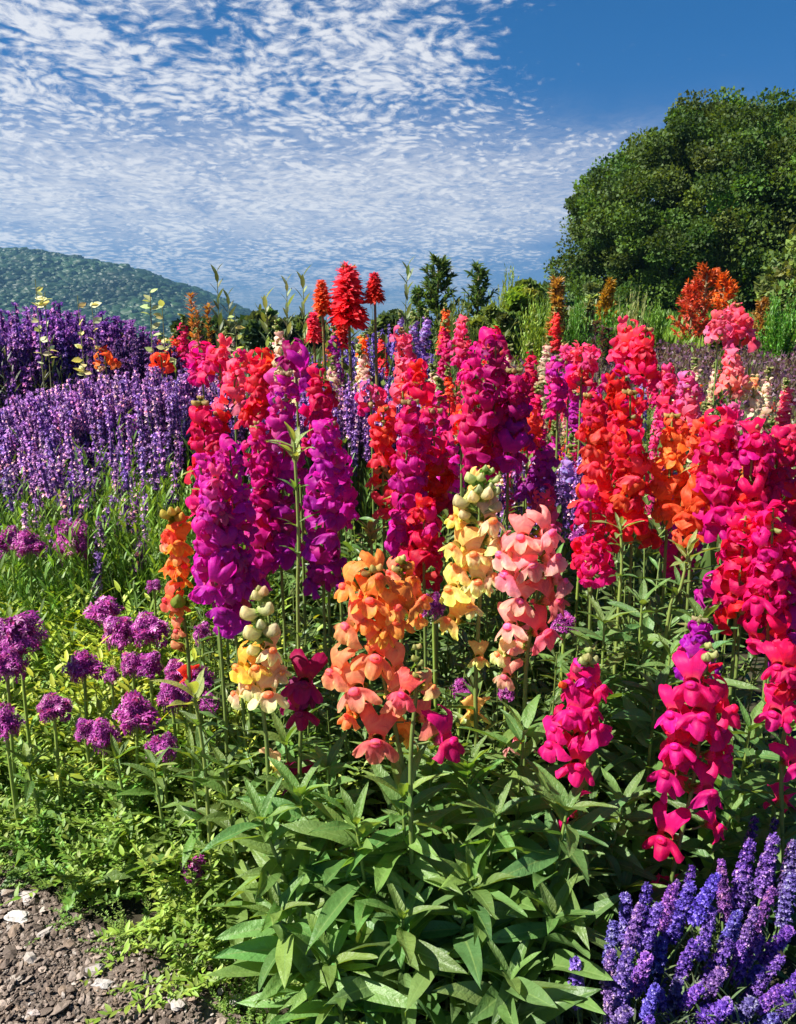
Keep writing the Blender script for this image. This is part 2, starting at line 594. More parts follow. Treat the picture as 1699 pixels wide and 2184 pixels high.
def bud_shape(n=3):
    q = ball(n, (0.0050, 0.0115, 0.0060))
    V = q['V']
    V[:, 1] += 0.0095
    t = np.clip(V[:, 1] / 0.021, 0, 1)
    V[:, 0] *= 0.80 + 0.55 * np.sin(t * 3.1) * (t > .3) - 0.25 * t
    V[:, 2] += -0.003 * t ** 2 + 0.0016 * np.sin(t * 7)
    V[:, 2] *= 1 - 0.28 * np.exp(-((V[:, 0]) / 0.0014) ** 2) * t
    seam = np.exp(-(V[:, 2] / 0.0012) ** 2)[:, None] * t[:, None]
    tt = t[:, None]
    q['tint'] = (1 - tt) * np.array([[0.45, 0.72, 0.30]]) + tt * np.array([[1, 1, 1]]) - .22 * seam
    q['thr'] = 0.0 * t
    cs = inst(leaf_shape(0.010, 0.0032, -0.2, 0.2, nu=2, nv=3), frames(np.array([[math.cos(a) * .5, 1.0, math.sin(a) * .5] for a in np.arange(5) * 1.2566])), 1.0, np.zeros((5, 3)), np.tile([[.35, .6, .22]], (5, 1)))
    cs['thr'][:] = 0
    return cat([q, cs])


FL_HI = [floret_parts(1.0, s) for s in range(5)]
FLOWER_ME = [to_mesh('flower', cat([tb, up, lo, pb]), PETAL) for tb, up, lo, pb in FL_HI]
TUBE_ME = [to_mesh('flower', tb, PETAL) for tb, up, lo, pb in FL_HI]
UP_ME = [to_mesh('upper_lip', up, PETAL) for tb, up, lo, pb in FL_HI]
LO_ME = [to_mesh('lower_lip', lo, PETAL) for tb, up, lo, pb in FL_HI]
PAL_ME = to_mesh('palate', FL_HI[0][3], PETAL)
CALYX_ME = to_mesh('calyx', calyx_shape(), FINE)
BUD_ME = to_mesh('bud', bud_shape(7), PETAL)
FL_LO = [cat(list(floret_parts(0.26, 20 + s))) for s in range(3)]
BUD_LO = bud_shape(2)

LEAF_SH = []
for i in range(8):
    r_ = random.Random(100 + i)
    LEAF_SH.append(leaf_shape(1, r_.uniform(0.085, 0.13), r_.uniform(0.15, 0.75), r_.uniform(0.15, 0.5), r_.uniform(0.0, 0.22), 6, 12, r_.uniform(-0.5, 0.5), r_.uniform(0.7, 0.9), i))
LEAF_ME = [to_mesh('leaf', q, LEAF) for q in LEAF_SH]

GREEN = (0.11, 0.20, 0.055)
GREEN_D = (0.050, 0.110, 0.040)
GREEN_Y = (0.22, 0.30, 0.045)
STEMC = (0.17, 0.24, 0.055)


def jitc(rng, n, base, v=0.25, h=0.12):
    """tints near base"""
    b = np.array(base)[None] * (1 + rng.uniform(-v, v, (n, 1)))
    b = b * (1 + rng.uniform(-h, h, (n, 3)))
    return b


def spray(seed, n, H, spread, leaf, ll, per, base, r0=0.05, w=1.0, curve=0.4, t0=0.1, up=0.6, stemr=0.002, stemc=STEMC, hv=0.2, colv=0.3, tipc=None):
    """n stems fanning up from a foot, leaves all along: returns (stems, leaves)"""
    rng = np.random.default_rng(seed)
    a = rng.uniform(0, 2 * math.pi, n)
    rr = r0 * np.sqrt(rng.uniform(0, 1, n))
    tilt = np.abs(rng.normal(0, spread, n))
    h = H * (1 - hv * rng.uniform(0, 1, n)) * np.cos(tilt * 0.6)
    p0 = np.stack([rr * np.cos(a), rr * np.sin(a), np.zeros(n)], 1)
    out = np.stack([np.cos(a), np.sin(a), np.zeros(n)], 1)
    tt = np.linspace(0, 1, 6)

    def pos(k, t):
        lat = h[k] * (np.sin(tilt[k]) * t + curve * tilt[k] * t * t)
        return p0[k] + out[k] * lat[..., None] + np.array([0, 0, 1.0]) * (h[k] * np.cos(tilt[k]) * t)[..., None]
    stems = []
    for k in range(n):
        P = p0[k][None] + out[k][None] * (h[k] * (math.sin(tilt[k]) * tt + curve * tilt[k] * tt * tt))[:, None] + np.array([[0, 0, 1.0]]) * (h[k] * math.cos(tilt[k]) * tt)[:, None]
        stems.append(tube(P, stemr * (1 - 0.6 * tt), 4, stemc))
    N = n * per
    k = np.repeat(np.arange(n), per)
    t = t0 + (1 - t0) * (np.tile(np.arange(per), n) + rng.uniform(0, 1, N)) / per
    P = p0[k] + out[k] * (h[k] * (np.sin(tilt[k]) * t + curve * tilt[k] * t * t))[:, None] + np.array([[0, 0, 1.0]]) * (h[k] * np.cos(tilt[k]) * t)[:, None]
    az = rng.uniform(0, 2 * math.pi, N)
    upv = up + rng.normal(0, 0.25, N) + 0.5 * t
    D = np.stack([np.cos(az), np.sin(az), upv], 1) + out[k] * np.sin(tilt[k])[:, None] * 0.5
    S = ll * rng.uniform(0.6, 1.15, N) * (1 - 0.45 * t ** 3)
    c = jitc(rng, N, base, colv)
    if tipc is not None:
        m = (np.clip((t - 0.55) / 0.45, 0, 1) ** 1.5)[:, None]
        c = c * (1 - m) + np.array(tipc)[None] * m * rng.uniform(0.8, 1.2, (N, 1))
    S3 = np.stack([S * w, S, S], 1)
    lv = inst(leaf, frames(D, rng.uniform(-0.5, 0.5, N)), S3, P, c)
    return cat(stems), lv


# ------------------------------------------------------------------ ground, path, hill
def ground():
    ys = np.concatenate([np.linspace(-6, 8, 113), np.linspace(8.5, 60, 60), np.geomspace(65, 3000, 40)])
    xs = np.concatenate([-np.geomspace(3000, 6, 36), np.linspace(-5.5, 5.5, 89), np.geomspace(6, 3000, 36)])
    X, Y = np.meshgrid(xs, ys, indexing='ij')
    Z = gz(Y) + 0.012 * np.sin(X * 3.1 + Y * 2.3) * np.clip((Y - 1.2), 0, 1) + 0.02 * np.sin(X * 0.9) * np.clip((Y - 2) / 3, 0, 1)
    Z = Z - dip(X, Y)
    V = np.stack([X.ravel(), Y.ravel(), Z.ravel()], 1)
    ny = len(ys)
    i, j = np.meshgrid(np.arange(len(xs) - 1), np.arange(ny - 1), indexing='ij')
    a = (i * ny + j).ravel()
    F = np.stack([a, a + ny, a + ny + 1, a + 1], 1)
    q = dict(V=V, F=F, thr=np.zeros(len(V)), tint=np.ones((len(V), 3)))
    tag(mk('ground', q, SOIL), kind='structure')


ground()


def path_edge(x):
    """the y where the path ends and the bed starts"""
    return np.interp(x, [-4, -0.75, -0.60, -0.45, -0.30, -0.18, -0.05, 1.0], [2.2, 1.35, 1.22, 1.13, 1.04, 0.93, 0.76, -0.6])


def path():
    xs = np.linspace(-4, 1.0, 101)
    e = path_edge(xs)
    Vs = []
    n = 12
    for x, yy in zip(xs, e):
        y = np.linspace(-5, yy + 0.03, n + 1)
        Vs.append(np.stack([np.full(n + 1, x), y, np.full(n + 1, 0.004)], 1))
    V = np.concatenate(Vs)
    i, j = np.meshgrid(np.arange(100), np.arange(n), indexing='ij')
    a = (i * (n + 1) + j).ravel()
    F = np.stack([a, a + n + 1, a + n + 2, a + 1], 1)
    tag(mk('path', dict(V=V, F=F, thr=np.zeros(len(V)), tint=np.ones((len(V), 3))), PATHM), kind='structure')
    # loose chips
    rng = np.random.default_rng(3)
    N = 52000
    x = rng.uniform(-1.0, 0.15, N)
    y = rng.uniform(0.62, 1.6, N)
    ok = y < path_edge(x) + rng.normal(0.0, 0.02, N)
    x, y = x[ok], y[ok]
    N = len(x)
    s = np.clip(rng.lognormal(math.log(0.0025), 0.58, N), 0.0012, 0.013)
    chip = ball(2, (1, 0.72, 0.38))
    chip['V'] = np.round(chip['V'] * 1.6) / 1.6 * 0.5 + chip['V'] * 0.5
    cols = np.array([[.42, .33, .27], [.28, .21, .165], [.17, .12, .09], [.56, .49, .43], [.34, .24, .17], [.09, .062, .045]])
    c = cols[rng.choice(6, N, p=[.20, .24, .24, .06, .14, .12])] * rng.uniform(0.55, 0.95, (N, 1))
    D = rng.normal(0, 1, (N, 3)) * np.array([1, 1, 0.35])
    S3 = np.stack([s * rng.uniform(.7, 1.3, N), s * rng.uniform(.6, 1.5, N), s * rng.uniform(.7, 1.3, N)], 1)
    q = inst(chip, frames(D, rng.normal(0, 0.5, N)), S3, np.stack([x, y, 0.004 + s * 0.25 + rng.uniform(0, .004, N)], 1), c)
    o = mk('gravel', q, STONE, smooth=False)
    tag(o, 'brown and grey bark and stone chips covering the path', 'gravel', kind='stuff')
    # a few larger pale stones
    big = [(42, 1955, .030, 'white elongated stone chip lying on the left of the path', (.80, .76, .70)),
           (55, 1915, .032, 'broad pale pinkish flat stone above the white elongated chip', (.62, .54, .50)),
           (15, 1905, .020, 'pale stone at the left edge under the low plants', (.58, .52, .45)),
           (95, 1990, .022, 'flat pinkish grey stone right of the white elongated chip', (.55, .48, .44)),
           (195, 2070, .024, 'grey flat stone in the middle of the gravel path', (.50, .45, .42)),
           (222, 2098, .022, 'pale paired stone fragment below the grey flat stone', (.66, .61, .58)),
           (36, 2086, .014, 'small rounded beige stone at lower left of the path', (.58, .50, .42)),
           (375, 2140, .026, 'long pale grey stone near the planting edge at bottom', (.55, .50, .46)),
           (505, 2132, .018, 'white stone chip tucked under the tall leafy plant', (.72, .68, .62)),
           (70, 2160, .018, 'pale pink stone at the very bottom left', (.58, .48, .44))]
    for i, (u, v, s, lab, c) in enumerate(big):
        s *= .72
        c = tuple(x * .8 for x in c)
        p = at_z(u, v, 0.01)
        q = ball(5, (s * 0.55, s, s * 0.25))
        rr = np.random.default_rng(i)
        q['V'] = np.round(q['V'] / (s * .28)) * s * .28 * .6 + q['V'] * .4 * rr.uniform(.8, 1.2, q['V'].shape)
        q['V'] = q['V'] * (1 + 0.22 * np.sin(q['V'] @ rr.normal(0, 3.2 / s, (3, 3))).sum(1)[:, None] * 0.6)
        o = mk('stone', q, STONE, loc=(p[0], p[1], 0.010), color=c, smooth=False)
        o.rotation_euler = (rr.normal(0, .15), rr.normal(0, .2), rr.uniform(0.6, 2.6))
        tag(o, lab, 'stone', 'larger pale stones on the gravel')


path()


def hill():
    # wooded ridge far to the left
    prof_u = [-400, -150, 0, 80, 160, 240, 320, 370, 430, 500, 560, 620, 700, 800, 1000]
    prof_v = [470, 500, 524, 530, 545, 560, 572, 592, 612, 640, 672, 700, 735, 770, 800]
    D0, D1 = 420.0, 900.0
    xs, tops = [], []
    for u, v in zip(prof_u, prof_v):
        p = at(u, v + 6, D1)
        xs.append(p[0]); tops.append(p[2])
    nx, ny = 150, 60
    X = np.linspace(-1100, 60, nx)
    T = np.linspace(0, 1, ny)
    xx, tt = np.meshgrid(X, T, indexing='ij')
    Y = D0 + (D1 - D0) * tt * 1.35
    top = np.interp(xx * D1 / np.maximum(Y, D1 * 0.5), xs, tops)
    shp = np.where(tt < 1 / 1.35, np.sin(np.clip(tt * 1.35, 0, 1) * math.pi / 2) ** 1.2, 1 - (tt * 1.35 - 1) * 2.0)
    rough = 2.2 * np.sin(xx / 31 + Y / 47) + 2.0 * np.sin(xx / 17 - Y / 23) + 3 * np.sin(xx / 70 + Y / 30)
    Z = -25 + (top + 25) * shp + rough * np.sin(np.clip(tt, 0, 1) * math.pi) * 0.8
    Z[:, :] = np.minimum(Z, top)
    V = np.stack([xx.ravel(), Y.ravel(), Z.ravel() - 5], 1)
    i, j = np.meshgrid(np.arange(nx - 1), np.arange(ny - 1), indexing='ij')
    a = (i * ny + j).ravel()
    F = np.stack([a, a + ny, a + ny + 1, a + 1], 1)
    q = dict(V=V, F=F, thr=np.zeros(len(V)), tint=np.ones((len(V), 3)) * np.array([.03, .055, .02]))
    tag(mk('hill', q, FINE), kind='structure')
    # the wood on it
    rng = np.random.default_rng(11)
    N = 24000
    x = rng.uniform(-640, 40, N)
    t = rng.uniform(0.02, 0.80, N)
    fi = (x - X[0]) / (X[1] - X[0])
    fj = t * (ny - 1)
    i0, j0 = fi.astype(int), fj.astype(int)
    a_, b_ = fi - i0, fj - j0
    z = (Z[i0, j0] * (1 - a_) * (1 - b_) + Z[i0 + 1, j0] * a_ * (1 - b_) + Z[i0, j0 + 1] * (1 - a_) * b_ + Z[i0 + 1, j0 + 1] * a_ * b_)
    y = D0 + (D1 - D0) * t * 1.35
    crown = ball(4, (1, 1, 0.62))
    crown['V'] *= (1 + 0.12 * np.sin(crown['V'][:, :1] * 7 + 1) * np.sin(crown['V'][:, 1:2] * 8) + 0.16 * np.sin(crown['V'][:, 2:3] * 11 + crown['V'][:, :1] * 9))
    s = rng.uniform(1.9, 4.4, N) * np.where(rng.uniform(0, 1, N) < .05, 1.7, 1.0)
    c = jitc(rng, N, (.020, .050, .013), 0.18, 0.10) * (1 + .45 * np.sin(x / 37 + y / 61) * np.sin(x / 23 - y / 90))[:, None]
    D = rng.normal(0, 1, (N, 3)) * np.array([1, 1, .2])
    q = inst(crown, frames(D), s, np.stack([x, y, z - 4.2 - s * 0.08], 1), c)
    o = mk('woodland', q, FINE)
    tag(o, 'distant dark green wood covering the hill', 'woodland', kind='stuff')


hill()


# ------------------------------------------------------------------ trees
def leaf_cloud(seed, clumps, per, leaf_size, base, rclump, colv=0.35, shape=CHIP_LEAF, flat=0.6):
    """clumps: (n,4) centres + radius"""
    rng = np.random.default_rng(seed)
    n = len(clumps)
    N = n * per
    k = np.repeat(np.arange(n), per)
    d = rng.normal(0, 1, (N, 3))
    d /= np.linalg.norm(d, axis=1, keepdims=True)
    r = rng.uniform(0.25, 1.0, N) ** 0.6 * clumps[k, 3]
    P = clumps[k, :3] + d * r[:, None] * np.array([1, 1, 0.75])
    D = d + rng.normal(0, flat, (N, 3)) + np.array([0, 0, 0.1])
    cc = jitc(rng, n, base, 0.42, 0.18)[k] * (1 + rng.uniform(-colv, colv, (N, 1)))
    s = leaf_size * rng.uniform(0.6, 1.3, N)
    return inst(shape, frames(D, rng.uniform(-1.5, 1.5, N)), s, P, cc)


def make_tree(name, label, cx, cy, zc, rx, ry, rz, seed, nclump, per, leaf, base, rc=(0.30, 0.66), holes=(), trunk_r=0.35):
    rng = np.random.default_rng(seed)
    g = float(gz(cy))
    root = empty(name, (cx, cy, g), label, 'tree')
    d = rng.normal(0, 1, (nclump * 3, 3))
    d /= np.linalg.norm(d, axis=1, keepdims=True)
    # lobed dome
    lob = 1 + 0.035 * np.sin(d[:, 0] * 6 + seed) * np.sin(d[:, 2] * 7 + 1) + 0.035 * np.sin(d[:, 1] * 9 + d[:, 2] * 5)
    rr = rng.uniform(0.0, 1, len(d)) ** 0.23
    P = d * np.array([rx, ry, rz]) * (lob * rr)[:, None]
    P[:, 2] += zc
    ok = P[:, 2] > g + 0.5
    for (hu, hv, hr) in holes:            # openings in the crown
        h = at(hu, hv, cy)
        dd = np.hypot(P[:, 0] + cx - h[0], P[:, 2] - h[2])
        ok &= dd > hr * .9
    P = P[ok][:nclump]
    P[:, 2] -= g
    cl = np.concatenate([P, rng.uniform(rc[0], rc[1], (len(P), 1))], 1)
    q = leaf_cloud(seed, cl, per, leaf, base, 0)
    mk('crown', q, TREE_LEAF, root)
    tr = []
    hz = zc - g
    T = np.array([[0, 0, -0.2], [0.05, 0, hz * .3], [-0.05, 0.05, hz * .7], [0.05, 0, hz * 1.25]])
    ti = np.linspace(0, 3, 14)
    TP = np.stack([np.interp(ti, range(4), T[:, c]) for c in range(3)], 1)
    tr.append(tube(TP, np.linspace(trunk_r, trunk_r * .25, 14), 9))
    for i in range(26):
        a = rng.uniform(0, 6.28)
        z0 = rng.uniform(0.25, 1.0) * hz
        e = cl[rng.integers(len(cl)), :3] * 0.85
        p0 = np.array([0, 0, min(z0, e[2] * 0.8 + 0.3)])
        mid = (p0 + e) / 2 + np.array([0, 0, 0.35])
        tr.append(tube([p0, (p0 + mid) / 2, mid, (mid + e) / 2, e], np.array([.35, .27, .19, .12, .05]) * trunk_r, 6))
    mk('trunk', cat(tr), BARK, root)
    return root


big_c = at(1575, 520, 25)
make_tree('broadleaf_tree', 'huge dark green domed tree rising above the right horizon', big_c[0] + .08, 25, big_c[2] - .2, 5.15, 4.6, 4.0, 5,
          1150, 340, 0.088, (0.072, 0.125, 0.022),
          holes=[(1400, 395, .5), (1365, 470, .42), (1440, 450, .35), (1600, 430, .4), (1560, 590, .42), (1650, 640, .4), (1615, 410, .35), (1510, 560, .35), (1405, 500, .3)])
small_c = at(1740, 640, 20)
make_tree('broadleaf_tree', 'lighter green small tree at the right edge beside the huge tree', small_c[0], 20, small_c[2] + .1, 1.15, 1.1, 1.55, 9,
          90, 150, 0.12, (0.15, 0.21, 0.05), rc=(0.25, 0.45), trunk_r=0.12)


# ------------------------------------------------------------------ shrubs on the skyline
def shrub(name, label, u, v_top, d, wpx, kind, seed, base=None, group='shrubs along the skyline', cat_='shrub'):
    T = at(u, v_top, d)
    g = float(gz(d))
    H = T[2] - g
    rad = wpx / 1699 * VW * d / 2
    root = empty(name, (T[0], d, g), label, cat_, group)
    rng = np.random.default_rng(seed)
    if kind == 'bush':
        n = 46
        dd = rng.normal(0, 1, (n, 3))
        dd /= np.linalg.norm(dd, axis=1, keepdims=True)
        P = dd * rng.uniform(0.2, 1, (n, 1)) ** .4 * np.array([rad, rad * .8, H * .5]) * 0.88
        P[:, 2] += H * .5
        cl = np.concatenate([P, rng.uniform(.16, .3, (n, 1)) * rad * 1.1], 1)
        q = leaf_cloud(seed, cl, 130, 0.010 * d, base or (.13, .21, .04), 0)
        st = [tube([(0, 0, 0), tuple(P[i] * .5 + np.array([0, 0, .02])), tuple(P[i])], [.03, .018, .008], 5) for i in range(10)]
        mk('foliage', q, FINE, root)
        mk('branches', cat(st), BARK, root)
    elif kind == 'conifer':
        st, lf = [], []
        n = 46
        st.append(tube([(0, 0, 0), (0, 0, H * .5), (0, 0, H)], [.02 * H, .012 * H, .004 * H], 6))
        for i in range(n):
            z = H * (0.12 + 0.86 * (i / n) ** 0.85)
            L = rad * (1.08 - 0.92 * (z / H) ** 1.4) * rng.uniform(.7, 1.1)
            a = rng.uniform(0, 6.28)
            e = np.array([math.cos(a) * L, math.sin(a) * L, z + L * 0.85])
            p0 = np.array([0, 0, z])
            mid = (p0 + e) / 2 + np.array([0, 0, -.03 * H])
            st.append(tube([p0, mid, e], [.008 * H, .005 * H, .002 * H], 4))
            m = 36
            t = rng.uniform(0.15, 1, m)
            P = p0 + (mid - p0) * 2 * (t * (1 - t))[:, None] + (e - p0) * (t ** 2)[:, None]
            D = (e - p0) / L * 0.8 + rng.normal(0, .6, (m, 3)) + np.array([0, 0, .2])
            lf.append(inst(SMALL_LEAF, frames(D, rng.uniform(-1, 1, m)), H * .075 * rng.uniform(.5, 1.2, m), P, jitc(rng, m, base or (.085, .155, .045), .4)))
        mk('foliage', cat(lf), FINE, root)
        mk('branches', cat(st), STEM, root, color=(.25, .2, .1))
    else:      # 'spray'
        st, lv = spray(seed, 90, H * 1.08, 0.42, SMALL_LEAF, H * .13, 40, base or (.15, .24, .03), r0=rad * .6, up=.5, stemr=.006 * H, w=1.7, hv=.55)
        k = rad / max(np.abs(lv['V'][:, 0]).max(), .01) * 1.15
        for q in (st, lv):
            q['V'][:, :2] *= k
        mk('foliage', lv, FINE, root)
        mk('stems', st, STEM, root)
    return root


YG = (.24, .34, .035)
shrub('conifer_shrub', 'dark green pointed shrub on the skyline, left and taller of the two', 935, 552, 9, 135, 'conifer', 31)
shrub('conifer_shrub', 'dark green pointed shrub on the skyline, right and shorter of the two', 1022, 566, 10, 110, 'conifer', 32)
shrub('small_conifer_shrub', 'small dark feathery shrub left of the pointed pair', 893, 615, 9, 60, 'conifer', 33)
shrub('feathery_shrub', 'yellow green feathery shrub right of the two pointed dark shrubs', 1085, 583, 11, 95, 'spray', 34, YG)
shrub('leafy_bush', 'rounded mid green bush at the left foot of the huge tree', 1130, 590, 12, 105, 'bush', 35, (.10, .17, .035))
shrub('leafy_bush', 'dark rounded bush touching the huge tree on its lower left', 1185, 600, 13, 110, 'bush', 36, (.07, .12, .03))
shrub('leafy_bush', 'pale grey green bush under the left side of the huge tree', 1262, 602, 11, 80, 'bush', 37, (.20, .26, .12))
shrub('feathery_shrub', 'bright green feathery shrub below the pale grey green bush', 1235, 640, 9, 95, 'spray', 38, (.10, .24, .02))
shrub('feathery_shrub', 'vivid green low fern like shrub right of the bright feathery shrub', 1300, 650, 9.5, 110, 'spray', 39, (.10, .26, .02))
shrub('orange_shrub', 'orange yellow feathery shrub in front of the tree trunk shade', 1300, 598, 10, 60, 'conifer', 40, (.45, .26, .03))
shrub('cream_shrub', 'pale cream green bush behind the coral pink snapdragon top', 1355, 618, 7.5, 75, 'spray', 41, (.34, .38, .14))
shrub('autumn_shrub', 'fiery red orange shrub in front of the huge tree', 1510, 572, 13, 130, 'conifer', 42, (.50, .085, .02))
shrub('autumn_shrub', 'lower red shrub joined to the left side of the fiery one', 1482, 598, 12.6, 75, 'conifer', 43, (.48, .05, .03))
shrub('autumn_shrub', 'bright orange shrub joined to the right side of the fiery one', 1548, 584, 12.8, 75, 'conifer', 59, (.62, .14, .02))
shrub('autumn_shrub', 'small rusty orange shrub between the fiery shrub and right edge', 1628, 636, 12, 55, 'conifer', 44, (.36, .16, .04))
shrub('feathery_shrub', 'lush bright green fern like shrub at the right edge', 1672, 632, 10, 120, 'spray', 45, (.09, .24, .02))
shrub('leafy_bush', 'olive green bush behind the pink snapdragons at the far right', 1560, 665, 11, 70, 'bush', 46, (.13, .19, .04))
shrub('feathery_shrub', 'bright green spiky shrub between cream bush and fiery shrub', 1400, 640, 12, 70, 'spray', 47, (.12, .26, .02))
shrub('feathery_shrub', 'yellow green shrub filling the gap under the dark rounded bush', 1150, 650, 8.5, 110, 'spray', 48, YG)
shrub('feathery_shrub', 'low yellow green shrub under the two pointed dark shrubs', 980, 640, 8, 120, 'spray', 49, (.17, .22, .05))
shrub('leafy_bush', 'green bush low on the skyline between pointed shrubs and feathery shrub', 1060, 640, 9.6, 120, 'bush', 50, (.14, .20, .04))
shrub('leafy_bush', 'dark green bush at the tapering end of the hill', 560, 668, 13, 120, 'bush', 52, (.06, .11, .04))
shrub('leafy_bush', 'dark bush behind the tower flowers left of the biggest', 640, 678, 14, 130, 'bush', 53, (.07, .11, .045))
shrub('leafy_bush', 'low dark bush in front of the hill middle', 440, 684, 14, 130, 'bush', 54, (.05, .10, .04))
shrub('leafy_bush', 'low bush on the skyline right of the tower flowers', 850, 668, 13, 120, 'bush', 55, (.10, .15, .05))
shrub('leafy_bush', 'yellow green bush on the skyline between the pointed shrubs and plume', 1112, 600, 10.5, 110, 'bush', 56, (.17, .24, .035))
shrub('feathery_shrub', 'soft green feathery shrub left of the orange plume', 1160, 620, 9, 90, 'spray', 57, (.14, .24, .03))
shrub('leafy_bush', 'green bush filling the skyline right of the cream bush', 1330, 655, 11, 100, 'bush', 58, (.10, .19, .03))
# orange spike and grass strip
shrub('orange_plume', 'slim bright orange plume rising before the dark rounded bush', 1190, 592, 7.5, 24, 'conifer', 51, (.40, .20, .05), cat_='flower')


def tuft_field(name, label, cat_, seed, pts, n, H, base, leaf=BLADE, ll=0.08, colv=.4, tip=None, wide=1.0, mat=FINE, flowers=None):
    """uncountable cover: upright blades or little leaves over a ground quad"""
    rng = np.random.default_rng(seed)
    (x0, y0), (x1, y1) = pts
    x = rng.uniform(x0, x1, n)
    y = rng.uniform(y0, y1, n)
    z = gz(y) - dip(x, y)
    hh = H * rng.uniform(0.4, 1, n)
    D = rng.normal(0, .35, (n, 3))
    D[:, 2] = 1
    S3 = np.stack([hh * wide, hh, hh], 1)
    q = inst(leaf, frames(D, rng.uniform(-3, 3, n)), S3, np.stack([x, y, z], 1), jitc(rng, n, base, colv))
    if tip is not None:
        m = rng.uniform(0, 1, n) < tip[0]
        P = np.stack([x, y, z], 1) + (D / np.linalg.norm(D, axis=1, keepdims=True)) * hh[:, None] * .95
        P = P[m]
        k = len(P)
        q2 = inst(CHIP_LEAF, frames(rng.normal(0, 1, (k, 3)), rng.uniform(-3, 3, k)), tip[2] * rng.uniform(.6, 1.4, k), P, jitc(rng, k, tip[1], .4))
        q = cat([q, q2])
    o = mk(name, q, mat)
    return tag(o, label, cat_, kind='stuff')


tuft_field('grass', 'bright green sunlit grass bank in front of the huge tree', 'grass', 61, ((1.2, 12), (9, 19)), 26000, 0.42, (.17, .28, .03), wide=1.6)
tuft_field('bank_grass', 'tall green grass along the foot of the huge tree', 'grass', 67, ((3, 17), (14, 24)), 16000, 0.7, (.12, .22, .03), wide=2.0)
tuft_field('dry_meadow', 'brownish purple dry meadow behind the flowers on the right', 'meadow', 62, ((0.6, 5.2), (7.5, 11.8)), 30000, 0.34, (.15, .11, .07), tip=(.6, (.16, .07, .13), .035), wide=.8)
tuft_field('meadow_grass', 'green grass between the flowers at right middle distance', 'grass', 63, ((0.9, 3.4), (4.6, 5.4)), 16000, 0.30, (.15, .20, .05), wide=.8, tip=(.5, (.50, .42, .34), .016))
tuft_field('meadow_grass', 'green grass and leaves behind the left lavender rows', 'grass', 64, ((-7, 3.6), (0.9, 9)), 26000, 0.40, (.11, .17, .04), wide=.9, tip=(.3, (.20, .10, .22), .02))
tuft_field('meadow_grass', 'leafy green growth under the central far flowers', 'grass', 65, ((-1.4, 2.4), (1.8, 5.5)), 24000, 0.42, (.13, .18, .05), leaf=SMALL_LEAF, wide=.8, tip=(.45, (.50, .45, .24), .016))
tuft_field('far_grass', 'grey green far grass between the flowers and the hill', 'grass', 66, ((-22, 9), (2, 30)), 40000, 0.28, (.10, .15, .05), wide=3.0)


# ------------------------------------------------------------------ snapdragons
P_MAG = (0.66, 0.004, 0.20)
P_VIO = (0.60, 0.014, 0.40)
P_PUR = (0.44, 0.008, 0.34)
P_MAR = (0.33, 0.003, 0.12)
P_CRI = (0.66, 0.006, 0.070)
P_RED = (0.78, 0.020, 0.030)
P_COR = (0.88, 0.085, 0.055)
P_ORA = (0.88, 0.20, 0.030)
P_SAL = (0.90, 0.24, 0.14)
P_PNK = (0.92, 0.15, 0.30)
P_HOT = (0.82, 0.008, 0.19)
P_LPK = (0.90, 0.26, 0.24)
P_YEL = (0.90, 0.66, 0.22)
P_CRM = (0.88, 0.74, 0.42)


def mixc(a, b, t):
    return tuple(a[i] * (1 - t) + b[i] * t for i in range(3))


def smooth_path(pts, n):
    pts = np.asarray(pts, float)
    k = np.arange(len(pts))
    # Catmull-Rom
    q = np.vstack([2 * pts[0] - pts[1], pts, 2 * pts[-1] - pts[-2]])
    out = []
    for x in np.linspace(0, len(pts) - 1 - 1e-6, n):
        i = int(x)
        t = x - i
        a, b, c, d = q[i], q[i + 1], q[i + 2], q[i + 3]
        out.append(0.5 * ((2 * b) + (-a + c) * t + (2 * a - 5 * b + 4 * c - d) * t * t + (-a + 3 * b - 3 * c + d) * t ** 3))
    return np.array(out)


GS = 'snapdragons in the flower bed'
rs = random.Random(99)


def put_floret(root, P, az, size, col, pitch=0.0, hero=False, roll=0.0):
    """az: direction the flower faces, 0 = towards the camera (-Y), positive turns to +X"""
    d = np.array([[math.sin(az) * math.cos(pitch), -math.cos(az) * math.cos(pitch), math.sin(pitch)]])
    M3 = frames(d, np.array([roll]))[0]
    M = m4(M3, size, P - np.array(root.location))
    i = rs.randrange(5)
    c = tuple(min(1, x * rs.uniform(.85, 1.12)) for x in col)
    pc = (.95, .62, .14) if c[1] > .5 else mixc(c, (min(1, c[0] * 1.15), c[1] * .70 + .02, min(1, c[2] * 1.4 + .03)), .6)
    if hero:
        o = link('flower', TUBE_ME[i], root, M=M, color=c)
        link('upper_lip', UP_ME[i], o, color=c)
        link('lower_lip', LO_ME[i], o, color=c)
        link('palate', PAL_ME, o, color=pc)
        link('calyx', CALYX_ME, o, color=GREEN_Y)
    else:
        o = link('flower', FLOWER_ME[i], root, M=M, color=c)
    return o


def put_bud(root, P, az, size, col, pitch=0.5):
    d = np.array([[math.sin(az) * math.cos(pitch), -math.cos(az) * math.cos(pitch), math.sin(pitch)]])
    o = link('bud', BUD_ME, root, M=m4(frames(d)[0], size, P - np.array(root.location)), color=col)
    return o


def put_leaf(root, P, az, elev, length, col, roll=0.0):
    d = np.array([[math.sin(az) * math.cos(elev), -math.cos(az) * math.cos(elev), math.sin(elev)]])
    return link('leaf', rs.choice(LEAF_ME), root, M=m4(frames(d, np.array([roll]))[0], length, P - np.array(root.location)), color=col)


def stem_of(root, pts, r0=.004, r1=.002, col=STEMC):
    P = smooth_path(pts, 16) - np.array(root.location)
    mk('stem', tube(P, np.linspace(r0, r1, 16), 7), STEM, root, color=col)


